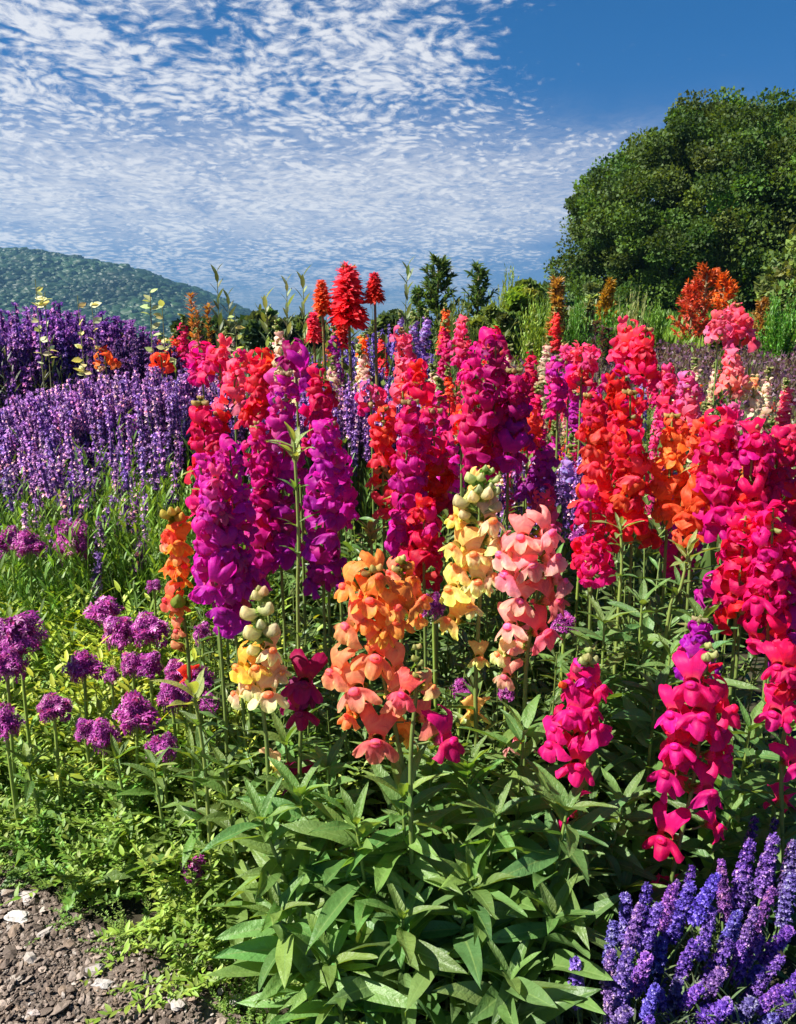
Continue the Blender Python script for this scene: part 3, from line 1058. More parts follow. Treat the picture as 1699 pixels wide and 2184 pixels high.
def leafy(root, pts, n, L, col, t0=0.05, t1=1.0, elev=(0.0, 0.6), az0=None):
    """separate leaves in pairs along a stem path"""
    P = smooth_path(pts, 60)
    a = rs.uniform(0, 6.28)
    for i in range(n):
        t = t0 + (t1 - t0) * (i + rs.uniform(0, .6)) / n
        p = P[min(59, int(t * 59))]
        a += 2.4 + rs.uniform(-.3, .3)
        l = L * rs.uniform(.6, 1.3) * (1 - .45 * (i / n) ** 2)
        put_leaf(root, p, a, rs.uniform(*elev) + .25 * i / n, l, mixc(col, GREEN_Y if rs.random() < .93 else (.36, .34, .08), rs.uniform(0, .35)), rs.uniform(-.7, .7))


def snap(label, top, bot, d, c0, c1=None, size=1.0, buds=0.16, leaves=0, budc=None, whorl=3, gap=0.033, hero=False, foot=None, group=GS):
    """flower column from pixel top to pixel bot at distance d; c0 at the top, c1 at the bottom"""
    c1 = c1 or c0
    budc = budc or mixc(c0, (.55, .60, .18), .65)
    T, B = at(*top, d), at(*bot, d)
    g = float(gz(d))
    fx = B[0] + (B[0] - T[0]) * .25 if foot is None else at(foot, 1400, d)[0]
    root = empty('snapdragon', (fx, d, g), label, 'flower', group)
    pts = [(fx, d, g - .01), ((fx + B[0]) / 2 + .005, d, g + (B[2] - g) * .5), tuple(B), tuple((B + T) / 2), tuple(T)]

    bow = np.array([rs.uniform(-.012, .012), 0, 0])
    stem_of(root, pts)
    L = np.linalg.norm(T - B)
    ax = (T - B) / L
    z = 0.0
    a = rs.uniform(0, 6.28)
    Lf = L * (1 - buds)
    while z < Lf:
        t = z / L
        s = size * .93 * (1.10 - 0.48 * t)
        for j in range(whorl):
            az = a + j * 2 * math.pi / whorl + rs.uniform(-.3, .3)
            az += rs.uniform(-.35, .35)
            if rs.random() < .10:
                put_leaf(root, B + ax * z, az, rs.uniform(-.3, .6), rs.uniform(.028, .05), mixc((.38, .42, .14), GREEN, rs.random()))
                if rs.random() < .5:
                    continue
            if rs.random() < .08:
                put_bud(root, B + ax * z, az, s * 1.1, mixc((.5, .55, .2), c0, rs.uniform(0, .4)), rs.uniform(0, .6))
                continue
            P = B + ax * (z + rs.uniform(-.012, .012)) + np.array([math.sin(az), -math.cos(az), 0]) * rs.uniform(-.004, .016) + bow * math.sin(3.1 * t)
            c = mixc(c1, c0, min(1, max(0, t * 1.2 - .1 + rs.uniform(-.4, .4))))
            if rs.random() < .16:
                c = mixc(c, rs.choice([P_RED, P_ORA, P_HOT, P_COR, P_SAL] if c[1] > .008 else [P_RED, P_VIO, P_HOT, P_CRI, P_PNK]), rs.uniform(.2, .65))
            put_floret(root, P, az, s * rs.uniform(.82, 1.28), c, rs.uniform(-.3, .5), hero, rs.uniform(-.45, .45))
        a += math.pi / whorl + rs.uniform(-.2, .2)
        z += gap * s
    z = max(z, Lf)
    while z < L:
        k = (z - Lf) / (L - Lf + 1e-6)
        for j in range(4):
            put_bud(root, B + ax * z, a + j * 1.57 + rs.uniform(-.3, .3), size * (1.0 - .55 * k), budc, .5 + .5 * k)
        a += .7
        z += .011 * size
    if leaves:
        leafy(root, pts[:3], leaves, .105, GREEN, 0.15, 0.98)
    return root


def snap_explicit(label, path_px, d, florets, buds=(), leaves=0, foot=None, back=True, lcol=GREEN, group=GS, leafL=.11):
    """florets: (u, v, az_deg, size, colour[, pitch]) each where it stands"""
    pts = [at(u, v, d) for u, v in path_px]
    g = float(gz(d))
    fx = pts[0][0] if foot is None else at(foot, 1400, d)[0]
    root = empty('snapdragon', (fx, d, g), label, 'flower', group)
    allp = [np.array([fx, d, g - .01])] + pts
    stem_of(root, allp, .0048, .0022)
    SP = smooth_path(pts, 120)
    for fl in florets:
        u, v, azd, s, c = fl[:5]
        pitch = fl[5] if len(fl) > 5 else .1
        az = R(azd)
        # the flower's face is at the pixel; its base is at the stem behind it
        P = at(u, v, d - .026 * s * math.cos(az) * 1.0)
        b = P - np.array([math.sin(az) * .024 * s, -math.cos(az) * .024 * s, 0])
        k = np.argmin(np.abs(SP[:, 2] - (b[2] - .008)))
        st = SP[k]
        put_floret(root, b, az * rs.uniform(.8, 1.05), s * .93, c, R(16) + pitch * .6, True, R(rs.uniform(-16, 16)))
        # pedicel back to the stem
        Q = smooth_path([st, (st + b) / 2 - np.array([0, 0, .003]), b], 6) - np.array(root.location)
        mk('pedicel', tube(Q, .0016, 5), STEM, root, color=STEMC)
    if back:
        n = max(2, len(florets) // 4)
        for i in range(n):
            k = int(119 * (i + .5) / n)
            f = florets[i % len(florets)]
            put_floret(root, SP[k], math.pi + rs.uniform(-.9, .9), f[3] * .9, f[4], .1, True)
    for (u, v, azd, s, c) in buds:
        P = at(u, v, d - .01)
        o = put_bud(root, P - np.array([math.sin(R(azd)) * .012 * s, 0, 0.006 * s]), R(azd), s, c, .9)
    if leaves:
        leafy(root, allp[:3], leaves, leafL, lcol, 0.12, 0.98)
    return root


# --- the hero orange plant and its neighbours in front
OR1, OR2, CO1, CO2 = (.97, .34, .06), (.97, .38, .10), (.97, .34, .17), (.96, .27, .17)
snap_explicit('tall orange and coral snapdragon in the centre front, flowers in a loose cluster',
              [(866, 2060), (868, 1720), (845, 1560), (815, 1430), (803, 1300), (792, 1225)], 1.12,
              [(732, 1258, -60, 1.0, OR2), (808, 1238, 25, 1.0, OR1), (790, 1290, -5, 1.05, OR2), (848, 1305, 30, 1.0, OR2), (888, 1298, 70, .95, OR1),
               (738, 1345, -50, 1.15, CO1), (846, 1335, 15, 1.05, OR1), (803, 1415, 0, 1.3, CO1), (703, 1440, -60, 1.1, CO1), (755, 1485, -15, 1.3, CO1),
               (860, 1440, 50, 1.1, CO1), (855, 1500, 20, 1.1, CO2), (803, 1595, -4, 1.35, CO2), (742, 1535, -40, .85, OR2), (925, 1540, 60, 1.05, CO2),
               (775, 1330, -25, .9, OR1), (820, 1360, 12, .9, OR1)],
              [(795, 1215, -40, 1.1, (.6, .5, .15)), (812, 1212, 40, 1.0, (.7, .5, .15)), (775, 1225, -70, 1.0, (.7, .4, .15))], leaves=26)
snap_explicit('thin orange budded snapdragon close to the right of the coral cluster',
              [(884, 2060), (876, 1650), (888, 1480), (890, 1375)], 1.06,
              [(968, 1588, 62, 1.25, P_HOT), (860, 1490, -20, .9, (.90, .12, .16)), (925, 1470, 65, .7, P_YEL)],
              [(884, 1380, -40, .7, (.55, .55, .2)), (896, 1378, 40, .7, (.6, .5, .2)), (882, 1405, -60, .8, (.5, .5, .15)), (900, 1415, 60, .8, (.5, .5, .15)), (884, 1440, -60, .7, (.5, .5, .15)), (899, 1455, 60, .7, (.45, .5, .12))],
              leaves=14, back=False)
snap_explicit('orange and yellow budding snapdragon top directly behind the coral cluster',
              [(850, 1700), (855, 1400), (860, 1290), (856, 1200)], 1.28,
              [(905, 1280, 60, .95, OR2), (880, 1235, 40, .7, OR1), (830, 1225, -50, .7, CO2), (895, 1320, 50, .9, OR2)],
              [(850, 1195, -30, 1.0, (.8, .7, .25)), (862, 1190, 30, .9, (.7, .7, .3)), (840, 1215, -60, 1.0, (.8, .65, .3)), (875, 1210, 60, 1, (.85, .45, .1))], leaves=12)
YE, YC, YB = (.97, .74, .20), (.96, .76, .38), (.93, .83, .46)
snap_explicit('tall creamy yellow snapdragon with fat pale buds in the centre',
              [(1020, 1800), (1015, 1480), (1022, 1320), (1030, 1180), (1030, 1060), (1035, 1000)], 1.30,
              [(968, 1175, -50, 1.15, YE), (1052, 1120, 15, 1.15, YC), (975, 1215, -60, 1.1, YE), (1010, 1190, -10, 1.05, YC), (1065, 1160, 55, 1.05, YC), (960, 1265, -45, 1.2, YE),
               (1020, 1250, 5, 1.1, YC), (955, 1330, -55, 1.15, YE), (1055, 1235, 50, 1.05, YC), (965, 1110, -60, .8, YE), (1000, 1300, -20, .9, YC), (1025, 1410, 10, .8, YE)],
              [(975, 1075, -60, 1.9, YB), (1005, 1062, -20, 1.7, YB), (1040, 1055, 20, 1.8, YB), (1062, 1085, 50, 1.6, YB), (998, 1022, -40, 1.5, (.75, .78, .38)), (1025, 1020, 5, 1.2, (.7, .75, .35)), (1060, 1025, 45, 1.1, (.65, .72, .3)),
               (1035, 1000, 0, .9, (.55, .65, .25)), (1050, 1005, 30, .8, (.55, .65, .25)), (1045, 1040, 20, 1.2, (.7, .75, .35)), (985, 1100, -40, 1.5, YB), (1060, 1050, 40, 1.2, (.7, .75, .35)), (1020, 1045, 0, 1.3, (.75, .78, .38))], leaves=14)
PK, PK2 = (.97, .36, .33), (.97, .42, .34)
snap_explicit('salmon pink snapdragon right beside the creamy yellow one',
              [(1118, 1800), (1120, 1500), (1128, 1380), (1148, 1260), (1165, 1150)], 1.26,
              [(1112, 1155, -30, 1.1, PK), (1178, 1145, 35, 1.15, PK2), (1190, 1195, 60, 1.1, PK2), (1135, 1215, 0, 1.15, PK), (1080, 1235, -60, 1.25, PK), (1065, 1190, -75, 1.1, PK2),
               (1190, 1290, 50, 1.25, (.88, .17, .18)), (1165, 1360, 30, 1.3, (.86, .15, .17)), (1085, 1345, -40, 1.15, PK2), (1110, 1290, -10, 1.05, PK), (1060, 1400, -60, .8, YC), (1205, 1245, 70, .95, PK), (1075, 1450, -35, .9, (.9, .4, .3))],
              [], leaves=12)
snap_explicit('short creamy yellow snapdragon with pale buds left of the coral cluster',
              [(575, 2000), (572, 1640), (562, 1520), (556, 1380), (552, 1275)], 1.16,
              [(582, 1395, 35, 1.0, YC), (505, 1430, -55, 1.0, (.92, .62, .08)), (530, 1470, -45, .95, (.92, .74, .30)), (575, 1490, 12, 1.15, YB), (500, 1485, -70, .8, YC), (602, 1440, 60, .8, YC), (545, 1430, -10, .85, (.92, .65, .12))],
              [(527, 1310, -50, 1.9, YB), (578, 1300, 50, 1.8, (.8, .78, .4)), (535, 1350, -40, 2.0, YB), (590, 1345, 50, 1.9, YB), (548, 1270, -25, 1.4, (.8, .75, .4)), (568, 1262, 40, 1.4, (.8, .6, .3)), (555, 1255, 0, .9, (.6, .6, .25)), (540, 1385, -20, 1.5, YB), (560, 1330, 5, 1.4, (.8, .78, .45))], leaves=18)
snap_explicit('orange snapdragon with round green pod left of the violet columns',
              [(405, 1800), (404, 1450), (395, 1340), (380, 1240), (375, 1100)], 1.45,
              [(358, 1140, -40, .95, (.90, .13, .04)), (382, 1165, 10, 1.05, (.92, .36, .03)), (350, 1160, -70, .85, CO1), (392, 1215, 40, .95, (.92, .30, .04)), (360, 1215, -45, 1.0, (.92, .28, .04)), (352, 1285, -50, .95, (.90, .12, .10)), (380, 1300, 15, .8, (.9, .2, .05)), (375, 1190, 0, .9, OR2), (375, 1350, -20, .7, (.9, .3, .15))],
              [(352, 1100, -50, 1.5, (.75, .6, .12)), (370, 1092, -10, 1.4, (.8, .65, .15)), (392, 1105, 50, 1.5, (.9, .5, .06)), (383, 1088, 20, 1.0, (.7, .6, .15)), (389, 1282, 20, 2.3, (.34, .40, .06)), (372, 1378, -70, 1.4, (.85, .35, .2))], leaves=16)
HM, HM2 = (.78, .006, .17), (.82, .010, .22)
snap_explicit('magenta pink snapdragon cluster with green bud tip above the right foliage',
              [(1240, 2000), (1238, 1740), (1225, 1620), (1240, 1480), (1250, 1390)], 1.12,
              [(1222, 1530, -15, 1.1, HM2), (1285, 1475, 45, 1.0, HM), (1172, 1595, -55, 1.1, HM2), (1280, 1560, 45, 1.2, HM), (1235, 1645, 0, 1.2, HM2), (1215, 1460, -50, .75, HM), (1268, 1520, 30, .95, HM), (1255, 1450, 15, .7, P_VIO), (1180, 1560, -65, .9, P_HOT), (1240, 1580, 10, .9, HM)],
              [(1250, 1400, 0, 1.2, (.6, .6, .25)), (1238, 1410, -50, 1.1, (.6, .62, .28)), (1268, 1408, 50, 1.2, (.6, .6, .25)), (1225, 1430, -60, 1.0, (.6, .1, .2)), (1255, 1385, 20, .8, (.5, .55, .2)), (1195, 1460, -40, 1.0, (.9, .15, .04))], leaves=16, lcol=GREEN_D)
snap_explicit('magenta pink snapdragon with widest open flowers, leaning at lower right',
              [(1400, 2080), (1438, 1850), (1478, 1680), (1500, 1520), (1510, 1400)], 1.12,
              [(1470, 1470, -35, 1.25, HM2), (1500, 1540, 0, 1.45, HM2), (1562, 1520, 55, 1.25, (.85, .012, .12)), (1425, 1530, -60, 1.15, HM2), (1440, 1600, -35, 1.1, HM2), (1545, 1625, 45, 1.2, HM), (1420, 1660, -50, 1.2, HM), (1520, 1700, 30, 1.25, HM), (1540, 1560, 60, 1.1, HM2),
               (1412, 1800, -45, 1.3, HM), (1535, 1770, 50, .9, HM), (1460, 1560, -20, .9, P_CRI), (1455, 1625, -10, .8, HM), (1555, 1600, 70, .9, HM)],
              [(1500, 1400, -20, 1.2, (.65, .65, .3)), (1520, 1395, 30, 1.1, (.6, .6, .25)), (1508, 1375, 0, .9, (.6, .6, .25)), (1490, 1430, -50, 1.0, (.5, .5, .2)), (1432, 1760, 0, .8, (.8, .4, .6))], leaves=18, lcol=GREEN_D)
snap_explicit('two dark maroon snapdragon flowers beside the coral cluster left side',
              [(640, 1900), (640, 1620), (645, 1520), (650, 1430)], 1.20,
              [(650, 1470, 5, 1.3, (.30, .003, .10)), (640, 1530, -10, 1.1, (.36, .004, .09)), (665, 1490, 50, .9, (.28, .003, .12))], leaves=12, back=True)
snap_explicit('hot pink snapdragon cut by the right edge above the front lavender',
              [(1672, 2000), (1668, 1640), (1680, 1530), (1688, 1420)], 1.15,
              [(1655, 1430, -40, 1.0, P_HOT), (1690, 1440, 10, 1.1, P_CRI), (1645, 1530, -50, 1.1, HM2), (1690, 1520, 20, 1.1, P_HOT), (1690, 1470, 0, 1, P_CRI), (1700, 1640, 20, 1, HM)], leaves=14, lcol=GREEN_D)

# --- tall columns behind them
snap('crimson topped snapdragon column at the left end of the magenta group', (428, 852), (448, 1100), 1.62, P_CRI, P_MAG, 1.05, .05)
snap('crimson and magenta snapdragon column rising behind the violet ones at left', (468, 878), (470, 1130), 1.66, P_CRI, P_VIO, 1.0, .06)
snap('bright violet magenta snapdragon column at far left, reaching lowest', (425, 985), (500, 1335), 1.42, (.70, .030, .46), (.55, .016, .46), 1.02, .0)
snap('violet magenta snapdragon column just right of the lowest reaching one', (490, 960), (515, 1260), 1.46, P_VIO, (.56, .014, .42), 1.05, .03)
snap('violet magenta snapdragon column in the middle of the left violet pair', (458, 1010), (462, 1250), 1.40, (.72, .035, .46), P_VIO, .95, .0)
snap('scarlet pink snapdragon column with crimson top, above the violet group', (560, 752), (548, 905), 1.85, P_RED, P_CRI, 1.05, .06)
snap('deep magenta snapdragon column between the violet group and tall purple one', (548, 905), (568, 1225), 1.60, P_MAG, P_VIO, 1.02, .06)
snap('tall purple magenta snapdragon column left of the bare green stalk', (612, 795), (600, 1180), 1.62, P_VIO, P_PUR, 1.15, .04)
snap('dark maroon tipped snapdragon topmost above the purple column', (630, 742), (632, 800), 1.75, P_MAR, P_PUR, 1.2, .0, gap=.035)
snap('crimson snapdragon column right behind the bare green stalk', (684, 790), (690, 930), 1.68, P_CRI, P_MAG, 1.0, .08)
snap('purple magenta snapdragon column right of the bare green stalk', (702, 900), (690, 1245), 1.50, P_VIO, P_PUR, 1.05, .05)
snap('dark purple short snapdragon column at right side of the purple group', (728, 980), (722, 1110), 1.60, P_PUR, P_VIO, .95, .05)
snap('coral pink and orange snapdragon column at the left of the central trio', (818, 872), (818, 1068), 1.66, P_RED, P_COR, 1.0, .05)
snap('magenta snapdragon column in the middle of the central trio', (875, 850), (855, 1195), 1.58, P_MAG, P_VIO, 1.08, .04)
snap('dark crimson snapdragon column at the right of the central trio', (925, 870), (930, 1085), 1.64, P_MAG, (.56, .004, .02), 1.05, .05)
snap('crimson snapdragon column low behind the orange flowers', (905, 1085), (905, 1225), 1.50, (.66, .006, .07), P_CRI, 1.1, .0)
snap('deep magenta snapdragon column tallest of the centre right group', (1058, 738), (1050, 1000), 1.92, P_MAR, P_MAG, 1.25, .03)
snap('magenta snapdragon column left in the centre right group', (1005, 765), (1022, 985), 1.86, P_MAG, (.55, .004, .14), 1.15, .03)
snap('dark magenta snapdragon column right in the centre right group', (1098, 790), (1085, 965), 1.90, (.50, .003, .14), P_PUR, 1.15, .03)
snap('red and coral snapdragon column at left of the big right group', (1258, 842), (1262, 1075), 1.72, P_CRI, P_COR, 1.08, .04, whorl=3)
snap('pink crimson snapdragon lower left in the big right group', (1260, 1040), (1262, 1215), 1.62, P_CRI, P_HOT, 1.0, .05, whorl=3)
snap('dark crimson snapdragon column with purple hearts in the big right group', (1345, 835), (1348, 1150), 1.66, P_CRI, P_RED, 1.15, .03)
snap('crimson snapdragon column behind the one with purple hearts', (1300, 812), (1305, 960), 1.95, P_CRI, P_RED, 1.1, .05)
snap('coral orange snapdragon column in the middle of the big right group', (1435, 885), (1425, 1090), 1.68, P_COR, P_ORA, 1.05, .04, whorl=3)
snap('orange and coral snapdragon column right of the long green stem', (1500, 900), (1478, 1125), 1.62, P_COR, (.92, .14, .03), 1.08, .04)
snap('crimson magenta snapdragon with brightest red upper flowers, right group', (1530, 885), (1545, 1120), 1.58, P_CRI, P_MAG, 1.2, .03)
snap('deep magenta snapdragon column left of the right edge', (1610, 910), (1590, 1180), 1.54, P_MAG, (.60, .004, .12), 1.15, .04)
snap('crimson snapdragon column touching the right edge, upper', (1655, 935), (1668, 1180), 1.56, P_CRI, P_HOT, 1.1, .03)
snap('hot pink snapdragon column with orange throats at lower right group', (1592, 1100), (1572, 1300), 1.42, P_HOT, P_CRI, 1.05, .04)
snap('hot pink snapdragon column nearest the right edge', (1650, 1080), (1640, 1345), 1.38, P_HOT, HM, 1.1, .0)
snap('magenta snapdragon column half cut by the right edge', (1695, 1150), (1692, 1390), 1.40, HM, P_VIO, 1.1, .0)
snap('small purple snapdragon left of the leaning magenta one', (1495, 1315), (1480, 1430), 1.30, P_PUR, (.45, .01, .45), .8, .1, whorl=3)
snap('small dark magenta snapdragon between coral column and pink group', (1452, 1125), (1450, 1190), 1.75, P_VIO, P_MAG, .9, .1, whorl=3)
snap('small purple snapdragon low beside the pink group', (1545, 1235), (1530, 1275), 1.5, P_PUR, P_VIO, .9, .0, whorl=3)
snap('small purple magenta flower pair behind the salmon pink snapdragon', (1165, 1045), (1170, 1110), 1.9, P_MAG, P_PNK, .9, .05, whorl=3)
snap('small red snapdragon peeping out right of the salmon pink one', (1265, 1170), (1262, 1225), 1.55, P_CRI, P_HOT, .8, .1, whorl=3)

# --- middle distance, single flowers still told apart
G2 = 'snapdragons in the middle distance'
mids = [
    ('bubblegum pink narrow snapdragon spire left of centre', (856, 702), (860, 850), 2.5, P_PNK, (.88, .12, .20), 1.0),
    ('crimson pink snapdragon pair of flowers below the narrow pink spire', (900, 785), (900, 850), 2.1, P_CRI, P_HOT, 1.1),
    ('pink snapdragon cluster before the left lavender, highest', (478, 728), (470, 800), 2.5, P_PNK, P_HOT, 1.25),
    ('magenta pink snapdragon cluster reaching left over the lavender', (432, 740), (432, 800), 2.6, P_HOT, P_MAG, 1.2),
    ('magenta snapdragon cluster right of the pink one above the crimson columns', (512, 755), (500, 850), 2.35, P_HOT, P_PNK, 1.1),
    ('small pink snapdragon clump among the central lavender', (790, 830), (792, 862), 2.4, P_PNK, P_HOT, 1.1),
    ('pink thin snapdragon spire left of the dark magenta group', (992, 675), (990, 790), 2.4, P_PNK, P_MAG, .8),
    ('red pink little snapdragon above the dark magenta group', (1050, 715), (1048, 745), 2.3, P_CRI, P_MAG, .9),
    ('frilly pink snapdragon block behind the big right group', (1205, 735), (1212, 845), 2.5, P_PNK, P_VIO, 1.2),
    ('frilly pink snapdragon right half of the pink block', (1245, 738), (1240, 820), 2.45, P_PNK, P_HOT, 1.15),
    ('coral pink snapdragon block topmost of the right group', (1335, 688), (1330, 790), 2.5, (.90, .10, .12), P_MAG, 1.2),
    ('crimson pink snapdragon beside the topmost coral block', (1378, 698), (1375, 800), 2.45, (.88, .05, .10), P_HOT, 1.25),
    ('tall pale pink pointed snapdragon near the right skyline', (1572, 650), (1580, 728), 2.9, (.88, .12, .16), P_PNK, 1.2),
    ('pale pink snapdragon left of the pointed one at right skyline', (1530, 672), (1532, 725), 2.9, P_PNK, (.85, .2, .35), 1.1),
    ('soft pink snapdragon flower behind the orange flowers at right', (1570, 762), (1560, 830), 2.5, (.88, .25, .28), P_LPK, 1.1),
    ('rose snapdragon spire between coral group and meadow', (1432, 780), (1430, 890), 2.4, P_PNK, P_HOT, .95),
    ('lilac pink snapdragon spire right of the rose one', (1462, 800), (1460, 930), 2.2, (.75, .18, .40), P_PNK, .95),
    ('magenta snapdragon left of the dark crimson column top', (1190, 760), (1190, 880), 2.3, P_VIO, P_MAG, .95),
    ('bright coral small snapdragon right of the dark magenta column', (1130, 880), (1125, 950), 2.0, P_COR, P_RED, .9),
    ('orange snapdragon flower beside the central crimson column', (985, 880), (985, 930), 2.0, P_ORA, P_COR, .9),
    ('pink crimson snapdragon near the right edge above the crimson column', (1690, 925), (1690, 960), 2.0, P_CRI, P_HOT, .9),
    ('pale lilac snapdragon spire in the meadow edge at right', (1560, 860), (1555, 960), 2.3, (.60, .16, .42), P_PNK, .85),
    ('cream snapdragon spire before the dry meadow at right', (1610, 800), (1605, 880), 2.5, P_CRM, (.7, .65, .4), .85),
    ('purple snapdragon near the dark cluster right of centre', (1155, 960), (1150, 1050), 2.0, P_PUR, (.3, .03, .35), .85),
    ('violet snapdragon low right of the yellow one', (1115, 1010), (1118, 1080), 2.0, (.30, .03, .30), P_PUR, .85),
    ('scarlet snapdragon flower poking out left of the lavender row', (345, 755), (345, 775), 3.0, P_COR, P_RED, 1.0),
    ('scarlet snapdragon cluster above the left lavender', (228, 748), (225, 770), 3.2, P_RED, P_ORA, 1.0),
]
for lab, t, b, d, c0, c1, s in mids:
    snap(lab, t, b, d, c0, c1, s, .1, whorl=3, gap=.030, group=G2)


# --- far snapdragon spires: one flower mesh per plant, copied
def far_spire(seed, H=1.0, c0=P_PNK, c1=P_CRI, n=9, w=3, size=1.25, pointed=.5):
    rng = np.random.default_rng(seed)
    out = []
    L = .34
    for i in range(n):
        t = i / n
        s = size * (1.05 - pointed * t)
        az = rng.uniform(0, 6.28) + np.arange(w) * 2 * math.pi / w
        D = np.stack([np.sin(az), -np.cos(az), rng.uniform(-.1, .4, w)], 1)
        c = np.array([mixc(c1, c0, np.clip(t + rng.uniform(-.3, .3), 0, 1)) for _ in range(w)])
        out.append(inst(FL_LO[rng.integers(3)], frames(D, rng.uniform(-.3, .3, w)), s * rng.uniform(.85, 1.15, w), np.stack([rng.normal(0, .007, w), rng.normal(0, .007, w), L * t + rng.normal(0, .010, w)], 1), c * rng.uniform(.7, 1.25, (w, 1))))
    az = rng.uniform(0, 6.28, 14)
    D = np.stack([np.sin(az), -np.cos(az), rng.uniform(.3, 1.2, 14)], 1)
    out.append(inst(BUD_LO, frames(D), size * rng.uniform(.5, 1, 14), np.stack([0 * az, 0 * az, L + rng.uniform(-.02, .05, 14)], 1), np.tile([[.5, .5, .2]], (14, 1))))
    return cat(out)


FAR = {}
for nm, a_, b_ in [('pink', P_PNK, P_HOT), ('crimson', P_CRI, P_MAG), ('coral', P_COR, P_RED), ('orange', P_ORA, P_COR), ('violet', P_VIO, P_PUR), ('cream', (.80, .62, .48), (.55, .50, .25)), ('lilac', (.40, .28, .62), (.3, .15, .5)), ('magenta', P_MAG, P_VIO)]:
    FAR[nm] = [to_mesh('flowers', far_spire(hash(nm) % 1 + k * 13 + len(nm), c0=a_, c1=b_), PETAL) for k in range(2)]
FAR_LF = []
for k in range(3):
    st_, lv_ = spray(300 + k, 5, .62, .12, SMALL_LEAF, .075, 16, (.14, .20, .05), r0=.03)
    FAR_LF.append(to_mesh('foliage', cat([st_, lv_]), FINE))
st_ = tube([(0, 0, 0), (.004, 0, .4), (0, 0, .98)], [.004, .0035, .002], 5)
FAR_ST = to_mesh('stem', st_, STEM)
CNAME = dict(pink='pink', crimson='crimson', coral='coral red', orange='orange', violet='violet', cream='cream', lilac='lilac', magenta='magenta')


def far_plant(nm, u, v, d, sc, label, group):
    """u, v: pixel of the spire's top"""
    T = at(u, v, d)
    g = float(gz(d))
    root = empty('snapdragon', (T[0], d, g), label, 'flower', group)
    H = T[2] - g
    bl = .37 * sc
    link('flowers', rs.choice(FAR[nm]), root, M=Matrix.Translation((0, 0, H - bl)) @ Matrix.Rotation(rs.uniform(-.12, .12), 4, 'Y') @ Matrix.Rotation(rs.uniform(0, 6), 4, 'Z') @ Matrix.Diagonal((sc * 1.15, sc * 1.15, sc * rs.uniform(.75, 1), 1)))
    link('stem', FAR_ST, root, M=Matrix.Diagonal((sc, sc, (H - .05) / .98, 1)), color=STEMC)
    f = max(.3, (H - bl * .6) / .62)
    link('foliage', rs.choice(FAR_LF), root, M=Matrix.Rotation(rs.uniform(0, 6), 4, 'Z') @ Matrix.Diagonal((sc * 1.3, sc * 1.3, f, 1)))
    return root


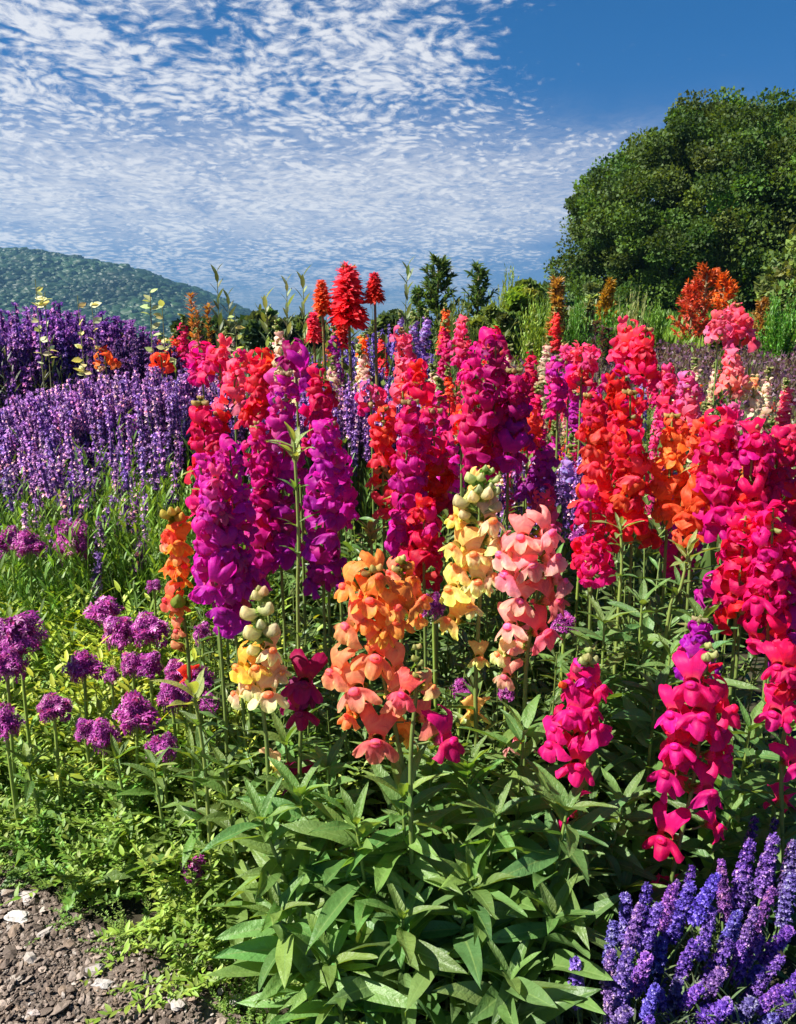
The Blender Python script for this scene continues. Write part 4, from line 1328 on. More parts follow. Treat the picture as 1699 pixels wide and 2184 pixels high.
GF = 'far snapdragons before the skyline'
farlist = [
    ('coral', 340, 682, 4.2, .9, 'coral red snapdragon spire above the left lavender, leftmost of the far red ones'),
    ('orange', 362, 690, 4.3, .85, 'orange snapdragon spire close right of the leftmost far red one'),
    ('crimson', 385, 672, 4.0, .9, 'crimson snapdragon spire in front of the hill foot'),
    ('orange', 300, 700, 4.6, .7, 'faded orange snapdragon spire over the purple salvia'),
    ('pink', 408, 690, 3.6, .9, 'rosy pink snapdragon spire right of the crimson one at the hill foot'),
    ('coral', 262, 706, 4.5, .7, 'small coral snapdragon between the salvia bushes'),
    ('cream', 600, 690, 3.0, .9, 'cream green snapdragon spire left of the red tower flowers'),
    ('cream', 640, 705, 2.9, .8, 'cream green snapdragon just behind the dark maroon tip'),
    ('cream', 480, 690, 3.1, .8, 'cream green snapdragon above the pink cluster at left'),
    ('orange', 775, 690, 3.3, .7, 'orange snapdragon under the right small tower flower'),
    ('coral', 700, 690, 3.4, .8, 'coral snapdragon at the foot of the left tower flower'),
    ('crimson', 950, 672, 4.0, .9, 'dark red snapdragon spire below the taller pointed shrub'),
    ('orange', 945, 640, 4.4, .7, 'thin orange snapdragon spire before the taller pointed shrub'),
    ('lilac', 868, 640, 3.6, .9, 'pale lilac blue spire left of the taller pointed shrub'),
    ('lilac', 898, 650, 3.8, .8, 'pale violet spire beside the lilac blue one'),
    ('lilac', 845, 655, 3.8, .7, 'faint lilac spire left of the lilac blue one'),
    ('pink', 1002, 690, 3.8, .8, 'pink snapdragon spire below the shorter pointed shrub'),
    ('coral', 1042, 690, 4.0, .7, 'coral snapdragon spire under the yellow green shrub'),
    ('crimson', 1135, 722, 3.2, .8, 'crimson snapdragon spire before the feathery shrubs'),
    ('cream', 1090, 735, 3.0, .8, 'cream snapdragon spire before the feathery shrubs'),
    ('cream', 1160, 690, 3.4, .8, 'cream white snapdragon under the orange plume'),
    ('coral', 1190, 640, 4.6, .7, 'red snapdragon spire right under the orange plume'),
    ('pink', 1570, 620, 4.5, .9, 'red pink pointed spire before the fiery shrub'),
    ('cream', 1490, 740, 3.6, .9, 'cream green spire at the meadow edge, left'),
    ('cream', 1640, 780, 3.2, .8, 'cream spire at the meadow edge near the right side'),
    ('cream', 1500, 830, 2.9, .8, 'greenish cream spire behind the orange flowers'),
    ('violet', 1350, 800, 3.0, .8, 'violet snapdragon behind the dark crimson column'),
    ('violet', 1240, 800, 2.8, .8, 'violet snapdragon under the frilly pink block'),
    ('violet', 1180, 900, 2.4, .7, 'violet snapdragon in the gap left of the red column'),
    ('lilac', 1200, 950, 2.2, .7, 'lilac spire in the gap left of the red column'),
    ('pink', 1690, 790, 3.0, .7, 'dull purple pink spire at the right edge by the meadow'),
    ('cream', 780, 740, 2.9, .8, 'cream green spire right of the tower flowers'),
    ('cream', 930, 740, 2.8, .8, 'pale green spire between pink spire and dark magenta group'),
    ('orange', 960, 760, 2.6, .6, 'small orange spire left of the dark magenta group'),
    ('magenta', 960, 815, 2.2, .8, 'purple magenta snapdragon between central trio and dark magenta group'),
    ('crimson', 1150, 800, 2.6, .7, 'crimson little spire right of the dark magenta group'),
    ('cream', 560, 715, 2.8, .8, 'pale cream spire behind the scarlet column'),
    ('cream', 725, 760, 2.7, .7, 'greenish spire behind the crimson column by the bare stalk'),
    ('violet', 715, 700, 3.0, .7, 'dark violet spire under the biggest tower flower'),
    ('coral', 820, 690, 3.6, .6, 'faded coral spire right of the tower flowers'),
]
for nm, u, v, d, sc, lab in farlist:
    far_plant(nm, u, v, d, sc, lab, GF)
# unresolvable little ones that fill the bed
rf = random.Random(5)
LABF = {k: f'small {v} snapdragon lost among the grass behind the tall flowers' for k, v in CNAME.items()}
for i in range(150):
    d = rf.uniform(2.5, 5.2)
    u = rf.choice([rf.uniform(420, 1240), rf.uniform(980, 1690), rf.uniform(700, 1300)])
    v = at(0, 700, d)
    z = rf.uniform(.42, .70) + float(gz(d))
    x = (u / 1699 - .5) * VW * d
    if u < 420:
        continue
    nm = rf.choices(['pink', 'crimson', 'coral', 'orange', 'violet', 'cream', 'lilac', 'magenta'], [4, 3, 3, 2, 3, 7, 2, 3])[0]
    g = float(gz(d))
    root = empty('snapdragon', (x, d, g), LABF[nm], 'flower', LABF[nm].replace('small', 'the small').replace('snapdragon', 'snapdragons'))
    H = z - g
    sc = rf.uniform(.5, .8)
    bl = .37 * sc
    link('flowers', rf.choice(FAR[nm]), root, M=Matrix.Translation((0, 0, H - bl)) @ Matrix.Rotation(rf.uniform(0, 6), 4, 'Z') @ Matrix.Diagonal((sc, sc, sc, 1)))
    link('stem', FAR_ST, root, M=Matrix.Diagonal((sc, sc, (H - .05) / .98, 1)), color=STEMC)
    link('foliage', rf.choice(FAR_LF), root, M=Matrix.Rotation(rf.uniform(0, 6), 4, 'Z') @ Matrix.Diagonal((sc * 1.3, sc * 1.3, max(.2, (H - bl * .6) / .62), 1)))


# ------------------------------------------------------------------ red tower flowers on the skyline
def tower_flower(label, u, v_top, v_bot, wpx, d, c0, c1, seed):
    T, B = at(u, v_top, d), at(u, v_bot, d)
    g = float(gz(d))
    root = empty('tower_flower', (T[0], d, g), label, 'flower', 'red tower flowers on the skyline')
    rng = np.random.default_rng(seed)
    H = T[2] - g
    z0 = B[2] - g
    rad = wpx / 1699 * VW * d / 2
    N = 620
    t = np.sort(rng.uniform(0, 1, N))
    az = rng.uniform(0, 6.28, N)
    prof = rad * (1.0 - .60 * t ** 1.7)
    D = np.stack([np.cos(az), np.sin(az), .15 + .8 * t + rng.normal(0, .35, N)], 1)
    P = np.stack([0 * t, 0 * t, z0 + (H - z0) * t * .97], 1) + D * (rad * .1)
    c = np.array([mixc(c1, c0, x) for x in t]) * rng.uniform(.7, 1.25, (N, 1))
    pet = leaf_shape(1, .19, .7, .4, .3, nu=2, nv=4)
    pet['thr'][:] = 0
    mk('flower_head', inst(pet, frames(D, rng.uniform(-1, 1, N)), prof * rng.uniform(.55, 1.25, N), P, c), PETAL, root)
    az = rng.uniform(0, 6.28, 14)
    D = np.stack([np.cos(az) * .5, np.sin(az) * .5, 1 + 0 * az], 1)
    mk('bract', inst(SMALL_LEAF, frames(D), rad * .9, np.tile([0, 0, H * .97], (14, 1)), np.tile([[.3, .2, .06]], (14, 1))), FINE, root)
    mk('stem', tube([(0, 0, 0), (.01, 0, H * .5), (0, 0, H)], [.01, .008, .004], 6), STEM, root, color=(.2, .16, .05))
    st, lv = spray(seed, 7, z0 * 1.05, .2, SMALL_LEAF, .10, 14, (.14, .19, .05), r0=.04)
    mk('foliage', cat([st, lv]), FINE, root)


tower_flower('broad coral red tower flower, the biggest against the sky', 742, 572, 690, 76, 3.1, (.85, .10, .10), (.88, .055, .02), 71)
tower_flower('orange red tower flower left of the biggest one', 686, 600, 668, 38, 3.1, (.80, .10, .06), (.86, .14, .03), 72)
tower_flower('orange red tower flower right of the biggest one on a bare stem', 799, 586, 640, 38, 3.1, (.82, .08, .06), (.88, .15, .03), 73)
tower_flower('low pink red tower flower below the left one', 668, 668, 725, 34, 3.0, (.85, .06, .12), (.86, .12, .08), 74)
tower_flower('orange tower flower under the biggest tower, half hidden', 728, 680, 735, 36, 3.2, (.85, .20, .03), (.80, .04, .10), 75)


# ------------------------------------------------------------------ tall bare stalks and seed heads against the sky
def stalk(name, label, u, v_top, d, kind, seed, col, group='thin stalks standing against sky and hill', u2=None):
    T = at(u, v_top, d)
    g = float(gz(d))
    root = empty(name, (T[0], d, g), label, 'plant', group)
    H = T[2] - g
    rng = np.random.default_rng(seed)
    bend = rng.uniform(-.03, .03)
    path_ = np.array([(0, 0, 0), (bend, 0, H * .4), (bend * .5, 0, H * .75), (0, 0, H)])
    mk('stem', tube(smooth_path(path_, 12), np.linspace(.0032, .0014, 12), 5), STEM, root, color=mixc(mixc(col, STEMC, .7), (.12, .09, .04), .4))
    if kind == 'leafy':
        n = 26
        t = 1 - (np.arange(n) / n) * .42
        az = np.arange(n) * 2.4
        D = np.stack([np.cos(az) * .6, np.sin(az) * .6, 1.1 + 0 * az], 1)
        q = inst(SMALL_LEAF, frames(D), (.05 + .05 * (1 - t)) * d / 3 * rng.uniform(.7, 1.3, n), np.stack([0 * t, 0 * t, t * H], 1), jitc(rng, n, col, .25))
        mk('leaves', q, FINE, root)
    elif kind == 'flags':       # big pale leaves turned to the sun
        n = 12
        t = rng.uniform(.72, 1.0, n)
        az = rng.uniform(0, 6.28, n)
        D = np.stack([np.cos(az), np.sin(az) * .4, rng.uniform(-.1, .6, n)], 1)
        q = inst(ROUND_LEAF, frames(D, rng.uniform(-1.2, 1.2, n)), -.0 + .036 * d / 3 * rng.uniform(.7, 1.3, n), np.stack([0 * t, 0 * t, t * H], 1), jitc(rng, n, col, .12))
        q['thr'][:] = 1
        mk('leaves', q, FINE, root)
    else:                       # 'seed'
        n = 90
        t = 1 - rng.uniform(0, 1, n) ** 1.2 * .22
        az = rng.uniform(0, 6.28, n)
        D = np.stack([np.cos(az), np.sin(az), .8 + 0 * az], 1)
        q = inst(SMALL_LEAF, frames(D), .03 * d / 3 * rng.uniform(.6, 1.2, n), np.stack([0 * t, 0 * t, t * H], 1), jitc(rng, n, col, .3))
        mk('seed_head', q, FINE, root)
    return root


PALE = (.62, .64, .34)
stalk('leafy_stalk', 'dark leafy stalk tallest in front of the hill end', 463, 580, 3.0, 'leafy', 81, (.09, .13, .05))
stalk('leafy_stalk', 'thin pale green stalk at the tapering end of the hill', 566, 640, 3.1, 'leafy', 82, (.25, .32, .14))
stalk('leafy_stalk', 'grey green leafy stalk left of the tower flowers', 612, 600, 3.0, 'leafy', 83, (.20, .26, .12))
stalk('bare_stalk', 'green stalk with small dark tuft left of the tower flowers', 646, 592, 2.9, 'leafy', 84, (.16, .22, .08))
stalk('leafy_stalk', 'slim grey green stalk left of the pointed shrubs', 870, 568, 3.4, 'leafy', 85, (.17, .23, .10))
stalk('leafy_stalk', 'short dark stalk right of the tallest one before the hill', 487, 630, 3.1, 'leafy', 86, (.10, .13, .06))
stalk('seed_stalk', 'upright rusty orange seed spike before the hill, left one', 407, 632, 3.3, 'seed', 87, (.42, .16, .04))
stalk('seed_stalk', 'upright rusty orange seed spike before the hill, right one', 443, 650, 3.3, 'seed', 88, (.45, .20, .05))
stalk('seed_stalk', 'low dark rusty seed spike beside the left orange one', 420, 665, 3.4, 'seed', 89, (.25, .10, .04))
stalk('pale_leaf_stalk', 'stalk with pale sunlit leaves above the salvia, leftmost', 75, 595, 3.2, 'flags', 90, PALE)
stalk('pale_leaf_stalk', 'stalk with pale leaves drooping above the salvia, second from left', 95, 622, 3.2, 'flags', 91, PALE)
stalk('pale_leaf_stalk', 'pale yellow leaves on a stalk above the salvia right side', 165, 630, 3.2, 'flags', 92, (.6, .58, .25))
stalk('pale_leaf_stalk', 'small pale leaf stalk at the right end of the salvia', 195, 650, 3.2, 'flags', 93, PALE)
stalk('pale_leaf_stalk', 'stalk with zigzag pale leaves in front of the hill middle', 320, 620, 3.0, 'flags', 94, (.55, .62, .28))
stalk('pale_leaf_stalk', 'stalk with pale leaves just right of the zigzag one', 345, 640, 3.1, 'flags', 95, (.5, .5, .22))
stalk('pale_leaf_stalk', 'low pale leaf stalk under the tallest dark stalk', 500, 668, 3.0, 'flags', 96, (.5, .55, .22))
stalk('dark_seed_stalk', 'dark brown seed plume before the dry meadow', 1365 - 92, 690, 4.6, 'seed', 97, (.07, .04, .045))
stalk('dark_seed_stalk', 'dark purple brown seed plume beside the coral block', 1300, 705, 4.4, 'seed', 98, (.08, .04, .05))
stalk('dark_seed_stalk', 'brown seed plume between the frilly pink and coral blocks', 1288, 700, 4.4, 'seed', 99, (.09, .05, .05))

# bare green stalk with a leafy crown standing in front of the purple columns
def crown_stalk(label, u, v_top, v_foot, d, seed, lean=0, n=10, L=.05, group='flowerless snapdragon stalks'):
    T, B = at(u, v_top, d), at(u + lean, v_foot, d)
    g = float(gz(d))
    root = empty('snapdragon_stalk', (B[0], d, g), label, 'plant', group)
    stem_of(root, [(B[0], d, g), tuple(B), tuple((B + T) / 2 + np.array([.004, 0, 0])), tuple(T)], .0038, .0026, (.24, .30, .07))
    r2 = random.Random(seed)
    for i in range(n):
        a = i * 2.4 + r2.uniform(-.3, .3)
        put_leaf(root, T - np.array([0, 0, i * .004]), a, r2.uniform(.4, 1.2), L * r2.uniform(.7, 1.2), mixc((.34, .38, .12), GREEN, r2.uniform(0, .5)))
    for t in (.25, .45, .6):
        p = T * (1 - t) + B * t
        for k in range(3):
            put_leaf(root, p, r2.uniform(0, 6.28), r2.uniform(.3, 1), L * .8, GREEN)
    leafy(root, [(B[0], d, g), tuple(B)], 10, .09, GREEN, .2, 1)
    return root


crown_stalk('bare green flower stalk with a star of leaves in front of the purple columns', 628, 945, 1330, 1.36, 1, 8)
crown_stalk('forked pale green stalk rising from the dark foliage at right', 1470, 1180, 1330, 1.45, 2, -45, 6, .06)
crown_stalk('straight green stalk under the coral orange column', 1325, 1120, 1300, 1.5, 3, -5, 6, .05)
crown_stalk('young green stalk with narrow leaves left of the coral cluster', 415, 1480, 1750, 1.2, 5, 30, 6, .07)
crown_stalk('pale twisted stalk tip between maroon flowers and central trio', 790, 1130, 1260, 1.6, 6, 0, 10, .05)
crown_stalk('spiky pale green tip above the magenta cluster at right', 1262, 1385, 1500, 1.25, 7, 0, 12, .035)


# ------------------------------------------------------------------ leafy front plants: every leaf its own object
GL = 'leafy snapdragon shoots in front'


def shoot(label, u_top, v_top, d, u_foot, n, L, col, elev=(-.1, .75), group=GL):
    T = at(u_top, v_top, d)
    g = 0.0
    fx = at(u_foot, 1400, d)[0]
    root = empty('leafy_shoot', (fx, d, g), label, 'plant', group)
    pts = [(fx, d, g - .01), (fx * .6 + T[0] * .4, d, T[2] * .5), tuple(T)]
    stem_of(root, pts, .0048, .0022, (.20, .28, .06))
    leafy(root, pts, n, L, col, .05, 1.0, elev)
    for i in range(5):
        put_leaf(root, T, i * 1.25 + rs.uniform(-.3, .3), rs.uniform(.6, 1.2), L * rs.uniform(.4, .6), mixc(col, GREEN_Y, .35))
    return root


GA = (.125, .255, .068)
GB = (.085, .185, .062)
shoots = [
    ('leafy green shoot directly under the coral cluster', 860, 1700, 1.08, 875, 46, .155, GA),
    ('leafy green shoot left of the coral stem with broad hanging leaves', 760, 1760, 1.06, 800, 42, .15, GA),
    ('leafy shoot at the left flank of the front plant, bright upper leaves', 640, 1700, 1.12, 690, 40, .14, GA),
    ('leafy shoot leaning left over the gravel edge', 560, 1750, 1.08, 650, 42, .15, GA),
    ('low leafy shoot nearest the gravel path corner', 590, 1950, 1.00, 680, 34, .14, GA),
    ('low leafy shoot at bottom centre with long drooping leaves', 860, 1960, .98, 860, 36, .16, GB),
    ('low leafy shoot at bottom right of centre, dark leaves', 1010, 1900, 1.02, 960, 40, .16, GB),
    ('leafy shoot under the creamy yellow snapdragon stem', 1000, 1640, 1.22, 1010, 40, .14, GA),
    ('leafy shoot below the salmon pink flowers with sunlit top leaves', 1118, 1560, 1.20, 1110, 42, .14, GA),
    ('leafy shoot between the coral cluster and the magenta cluster', 1060, 1740, 1.10, 1040, 44, .15, GA),
    ('leafy shoot beneath the magenta cluster', 1210, 1730, 1.08, 1180, 44, .15, GB),
    ('dark leafy shoot between the two magenta pink snapdragons', 1330, 1720, 1.16, 1300, 42, .14, GB),
    ('dark leafy shoot above the front lavender, left part', 1330, 1900, 1.12, 1270, 36, .15, GB),
    ('dark broad leafed shoot left of the hot pink edge flower', 1600, 1560, 1.22, 1590, 38, .14, GB),
    ('dark leafy shoot behind the leaning magenta snapdragon', 1400, 1480, 1.30, 1395, 42, .13, GB),
    ('leafy shoot behind the salmon pink snapdragon to the right', 1290, 1330, 1.42, 1290, 42, .13, GB),
    ('leafy shoot standing under the dark crimson column', 1370, 1290, 1.45, 1365, 42, .13, GB),
    ('leafy shoot left of the forked pale stalk', 1430, 1400, 1.38, 1420, 40, .13, GB),
    ('leafy shoot right of the forked pale stalk', 1500, 1330, 1.42, 1510, 38, .13, GB),
    ('leafy shoot behind the short creamy yellow snapdragon', 610, 1590, 1.22, 620, 36, .125, GA),
    ('pale leafy shoot with narrow leaves at left of the short yellow snapdragon', 480, 1640, 1.18, 490, 36, .12, (.12, .21, .05)),
    ('leafy shoot between maroon flowers and coral cluster', 700, 1640, 1.16, 710, 38, .13, GA),
    ('leafy shoot behind the coral cluster foot', 920, 1600, 1.24, 920, 36, .13, GA),
    ('dark leafy shoot low in the shade beside the front lavender', 1180, 1960, 1.0, 1150, 36, .16, GB),
    ('leafy shoot in shade at the bottom by the lavender', 1090, 2090, .94, 1060, 26, .15, GB),
    ('low leafy shoot at bottom left of the front plant', 700, 2060, .95, 730, 26, .15, GA),
    ('leafy shoot right of the hot pink edge flower stem', 1680, 1560, 1.2, 1680, 30, .13, GB),
    ('dark leafy shoot behind the leaning magenta stem foot', 1560, 1740, 1.18, 1540, 32, .13, GB),
]
for a_ in shoots:
    shoot(*a_)


# plants further in: the leaves of each as one foliage mesh
def mass_plant(name, label, u, v_top, d, meshes, color, group, sx=1.0):
    T = at(u, v_top, d)
    g = float(gz(d))
    root = empty(name, (T[0], d, g), label, 'plant', group)
    st, lv, H0 = meshes
    k = (T[2] - g) / H0
    M = Matrix.Rotation(rs.uniform(0, 6.28), 4, 'Z') @ Matrix.Diagonal((k * sx, k * sx, k, 1))
    link('stems', st, root, M=M)
    link('foliage', lv, root, M=M, color=color)
    return root


BODY = []
for k in range(4):
    st_, lv_ = spray(400 + k, 9, .62, .22, LEAF_SH[k], .105, 17, (1, 1, 1), r0=.06, up=.25, stemr=.004, hv=.25)
    BODY.append((to_mesh('stems', st_, STEM), to_mesh('foliage', lv_, LEAFM), .62))
GM = 'leafy growth between the snapdragon columns'
bodies = [(480, 1420, 1.5), (560, 1400, 1.5), (640, 1380, 1.48), (720, 1400, 1.45), (770, 1330, 1.5), (840, 1350, 1.45), (920, 1380, 1.42), (980, 1420, 1.4), (1050, 1470, 1.4), (1110, 1400, 1.45),
          (1180, 1300, 1.5), (1240, 1280, 1.55), (1310, 1230, 1.6), (1380, 1200, 1.65), (1450, 1230, 1.6), (1530, 1400, 1.42), (1610, 1430, 1.36), (1680, 1450, 1.4), (1560, 1350, 1.5),
          (540, 1230, 1.75), (620, 1200, 1.8), (700, 1270, 1.7), (770, 1180, 1.8), (850, 1230, 1.72), (950, 1150, 1.8), (1100, 1130, 1.75), (1180, 1130, 1.8),
          (740, 1050, 2.1), (780, 980, 2.3), (960, 1030, 2.1), (1000, 1050, 2.0), (1140, 1000, 2.1), (1200, 1030, 2.0), (1240, 1100, 1.9), (1500, 1150, 1.7), (1190, 920, 2.3), (1400, 1100, 1.85), (470, 1300, 1.6)]
for i, (u, v, d) in enumerate(bodies):
    lab = 'dense green snapdragon foliage filling the gap between flower columns'
    mass_plant('leafy_plant', lab, u, v, d, BODY[i % 4], mixc(GREEN, (.11, .17, .04), rs.random()), GM)

# ------------------------------------------------------------------ left: low bright plants, ferny edge
LOWY = []
for k in range(4):
    st_, lv_ = spray(500 + k, 22, .30, .34, SMALL_LEAF, .050, 20, (1, 1, 1), r0=.09, up=.4, stemr=.0016, hv=.4, w=1.0, tipc=(1.5, 1.25, .9))
    lv_['thr'][:] = 1
    LOWY.append((to_mesh('stems', st_, STEM), to_mesh('foliage', lv_, FINE), .30))
LOWG = []
for k in range(4):
    st_, lv_ = spray(520 + k, 34, .22, .5, SMALL_LEAF, .022, 42, (1, 1, 1), r0=.10, up=.35, stemr=.001, hv=.4, w=1.3)
    lv_['thr'][:] = 1
    LOWG.append((to_mesh('stems', st_, STEM), to_mesh('foliage', lv_, FINE), .22))


def low_plants(name, label, group, meshes, n, box, zr, cols, seed, sx=1.0, cond=None):
    r2 = random.Random(seed)
    pts = []
    tries = 0
    while len(pts) < n and tries < 6000:
        tries += 1
        x, y = r2.uniform(box[0], box[1]), r2.uniform(box[2], box[3])
        if cond and not cond(x, y):
            continue
        if any((x - a) ** 2 + (y - b) ** 2 < (.08 + .012 * (tries < 3000)) ** 2 * sx for a, b in pts):
            continue
        pts.append((x, y))
    for x, y in pts:
        g = float(gz(y))
        root = empty(name, (x, y, g), label, 'plant', group)
        st, lv, H0 = r2.choice(meshes)
        k = r2.uniform(*zr) / H0 * min(1, .42 + 1.1 * max(0, y - float(path_edge(x))))
        M = Matrix.Rotation(r2.uniform(0, 6.28), 4, 'Z') @ Matrix.Diagonal((k * sx, k * sx, k, 1))
        link('stems', st, root, M=M)
        link('foliage', lv, root, M=M, color=mixc(*cols, r2.random()))


inbed = lambda x, y: y > path_edge(x) + .10
def left_limit(x, y):     # stay left of the snapdragons
    return x < (430 / 1699 - .5) * VW * y + .03 and y > path_edge(x) + .32
low_plants('bright_leafy_plant', 'low yellow green leafy plant in the sunny bed at left', 'low yellow green plants in the left bed', LOWY, 110, (-1.45, 0, 1.50, 2.45), (.28, .40),
           ((.15, .31, .04), (.34, .42, .055)), 21, 1.1, left_limit)
low_plants('fine_leafy_plant', 'low fine leaved green plant between the round purple flowers', 'fine leaved green plants in the left bed', LOWG, 115, (-1.1, .0, 1.15, 1.85), (.27, .36),
           ((.12, .24, .035), (.26, .38, .06)), 22, 1.2, lambda x, y: x < (470 / 1699 - .5) * VW * y + .03 and y > path_edge(x) + .15)
low_plants('edging_plant', 'small leaved mossy green plant spilling onto the gravel edge', 'small leaved plants along the gravel edge', LOWG, 130, (-.85, .04, .80, 1.6), (.10, .19),
           ((.13, .23, .04), (.24, .32, .07)), 23, 1.3, lambda x, y: path_edge(x) + .02 < y < path_edge(x) + .32 and x < -.06)
# a few broad leaved ones
for i, (lab, u, v, d, n) in enumerate([
        ('broad leaved green plant behind the leftmost round purple flower', 20, 1330, 1.75, 14),
        ('broad leaved green plant in shade under the lavender foliage', 260, 1170, 2.35, 18),
        ('broad leaved plant at the left edge above the gravel', 60, 1640, 1.36, 14),
        ('broad leaved plant under the middle round purple flowers', 250, 1620, 1.32, 14),
        ('leafy plant left of the orange snapdragon foot', 330, 1640, 1.28, 16),
        ('narrow leaved plant in front of the orange snapdragon foot', 410, 1620, 1.22, 16)]):
    shoot(lab, u, v, d, u, n, .11 if d < 2 else .15, (.10, .19, .04), (0, .7), 'broad leaved plants in the left bed')


# ------------------------------------------------------------------ round purple flowers
def round_head(seed, n=420):
    rng = np.random.default_rng(seed)
    d = rng.normal(0, 1, (n, 3))
    d /= np.linalg.norm(d, axis=1, keepdims=True)
    d = d[d[:, 2] > -.75]
    n = len(d)
    rad = rng.uniform(.60, 1.12, n)
    pet = leaf_shape(.26, .05, .2, .3, nu=1, nv=2)
    pet['thr'][:] = 0
    k = 5
    az = np.tile(np.arange(k) * 2 * math.pi / k, n) + np.repeat(rng.uniform(0, 6.28, n), k)
    dd = np.repeat(d, k, 0)
    Fm = frames(dd)
    D = Fm[:, :, 0] * np.cos(az)[:, None] + Fm[:, :, 2] * np.sin(az)[:, None] + dd * .55
    P = dd * np.repeat(rad, k)[:, None]
    base = np.array([[.36, .035, .27], [.48, .08, .38], [.22, .02, .20], [.66, .30, .52], [.42, .03, .17]])
    c = base[rng.choice(5, n, p=[.36, .24, .2, .1, .1])]
    q = inst(pet, frames(D), rng.uniform(.8, 1.2, n * k), P, np.repeat(c, k, 0) * rng.uniform(.8, 1.2, (n * k, 1)))
    w_ = 1 + .13 * np.sin(q['V'][:, :1] * 4.1 + seed) + .13 * np.sin(q['V'][:, 1:2] * 4.7 + seed * 2) + .10 * np.sin(q['V'][:, 2:3] * 6.3 + seed)
    q['V'] *= w_
    q['V'][:, 2] -= .10 * np.hypot(q['V'][:, 0], q['V'][:, 1]) ** 2
    core = ball(4, (.66, .66, .62))
    core['tint'] *= np.array([.14, .03, .12])
    return cat([q, core])


HEADS = [to_mesh('flower_head', round_head(s), FLORET) for s in range(4)]
GAl = 'round purple flowers in the left bed'
allium = [
    (22, 1154, 26, .46, 'round purple flower head at the left edge, upper left of the bed'),
    (61, 1162, 28, .46, 'round purple flower head joined right of the upper left edge one'),
    (153, 1155, 31, .46, 'tall egg shaped purple flower head standing alone before the lavender foliage'),
    (40, 1355, 48, .42, 'largest purple flower head at the left edge'),
    (14, 1420, 36, .38, 'purple flower head under the largest one at the left edge'),
    (11, 1542, 30, .30, 'violet purple flower head low at the left edge'),
    (223, 1302, 31, .38, 'flat purple flower head alone among yellow green leaves'),
    (254, 1350, 30, .36, 'purple flower head left of the joined pair under the flat one'),
    (318, 1342, 34, .37, 'bright purple flower head right of the joined pair under the flat one'),
    (179, 1422, 34, .34, 'round purple flower head in the centre of the left bed'),
    (282, 1417, 22, .34, 'small purple flower head left one of a close pair'),
    (321, 1419, 24, .34, 'small purple flower head right one of a close pair'),
    (377, 1432, 24, .34, 'purple flower head above the cluster by the orange snapdragon stem'),
    (428, 1450, 28, .34, 'purple flower head right of the orange snapdragon stem'),
    (366, 1484, 30, .32, 'purple flower head lowest left in the cluster by the orange snapdragon'),
    (403, 1478, 26, .32, 'purple flower head behind the orange snapdragon stem'),
    (114, 1508, 31, .31, 'round purple flower head on a thick pale stem at left'),
    (290, 1522, 40, .31, 'big round purple flower head on a bright green stem'),
    (220, 1568, 30, .27, 'dusky purple flower head left below the big round one'),
    (180, 1556, 20, .27, 'small faded violet flower head beside the dusky one'),
    (349, 1592, 30, .26, 'purple flower head low above the narrow leaves'),
    (447, 1500, 20, .31, 'small pale purple flower head behind the young stalk'),
    (432, 1350, 18, .37, 'little purple flower head between orange snapdragon and violet column'),
    (413, 1855, 26, .12, 'small bright purple flower head low on the gravel edge'),
    (415, 1735, 14, .18, 'tiny violet flower head among the narrow leaves above the gravel edge'),
    (238, 1440, 15, .33, 'slim dark violet flower head between the centre one and the close pair'),
    (329, 1250, 14, .42, 'tiny purple flower head below the dark leaves by the orange snapdragon'),
    (1205, 1330, 22, .60, 'pale lilac flower head tucked under the salmon pink snapdragon'),
    (925, 1290, 24, .62, 'violet flower head between coral cluster and creamy yellow snapdragon'),
    (985, 1470, 22, .50, 'violet flower head low between coral cluster and salmon pink snapdragon'),
    (1240, 1145, 20, .70, 'pale pink lilac flower head under the red column at right'),
    (1080, 1478, 16, .50, 'small bluish flower head below the salmon pink snapdragon'),
]
for i, (u, v, rpx, z, lab) in enumerate(allium):
    P = at_z(u, v, z)
    if z >= .5:
        P = at(u, v, {1205: 1.5, 925: 1.45, 985: 1.42, 1240: 1.8, 1080: 1.42}[u])
        z = P[2]
    rad = rpx / 1699 * VW * P[1] * 1.0
    root = empty('round_purple_flower', (P[0], P[1], 0), lab, 'flower', GAl)
    sx, sz = (1, 1.25) if i == 2 else ((1.1, .7) if i == 6 else (1, rs.uniform(.85, 1.1)))
    link('flower_head', HEADS[i % 4], root, M=Matrix.Translation((0, 0, z)) @ Matrix.Rotation(rs.uniform(0, 6), 4, 'Z') @ Matrix.Diagonal((rad * sx, rad * sx, rad * sz, 1)), color=(1, 1, 1))
    lean = rs.uniform(-.02, .02)
    mk('stem', tube(smooth_path([(lean, .01, 0), (lean * .4, 0, z * .5), (0, 0, z - rad * .4)], 8), [.0042] * 4 + [.0034] * 4, 6), STEM, root, color=(.24, .34, .06))


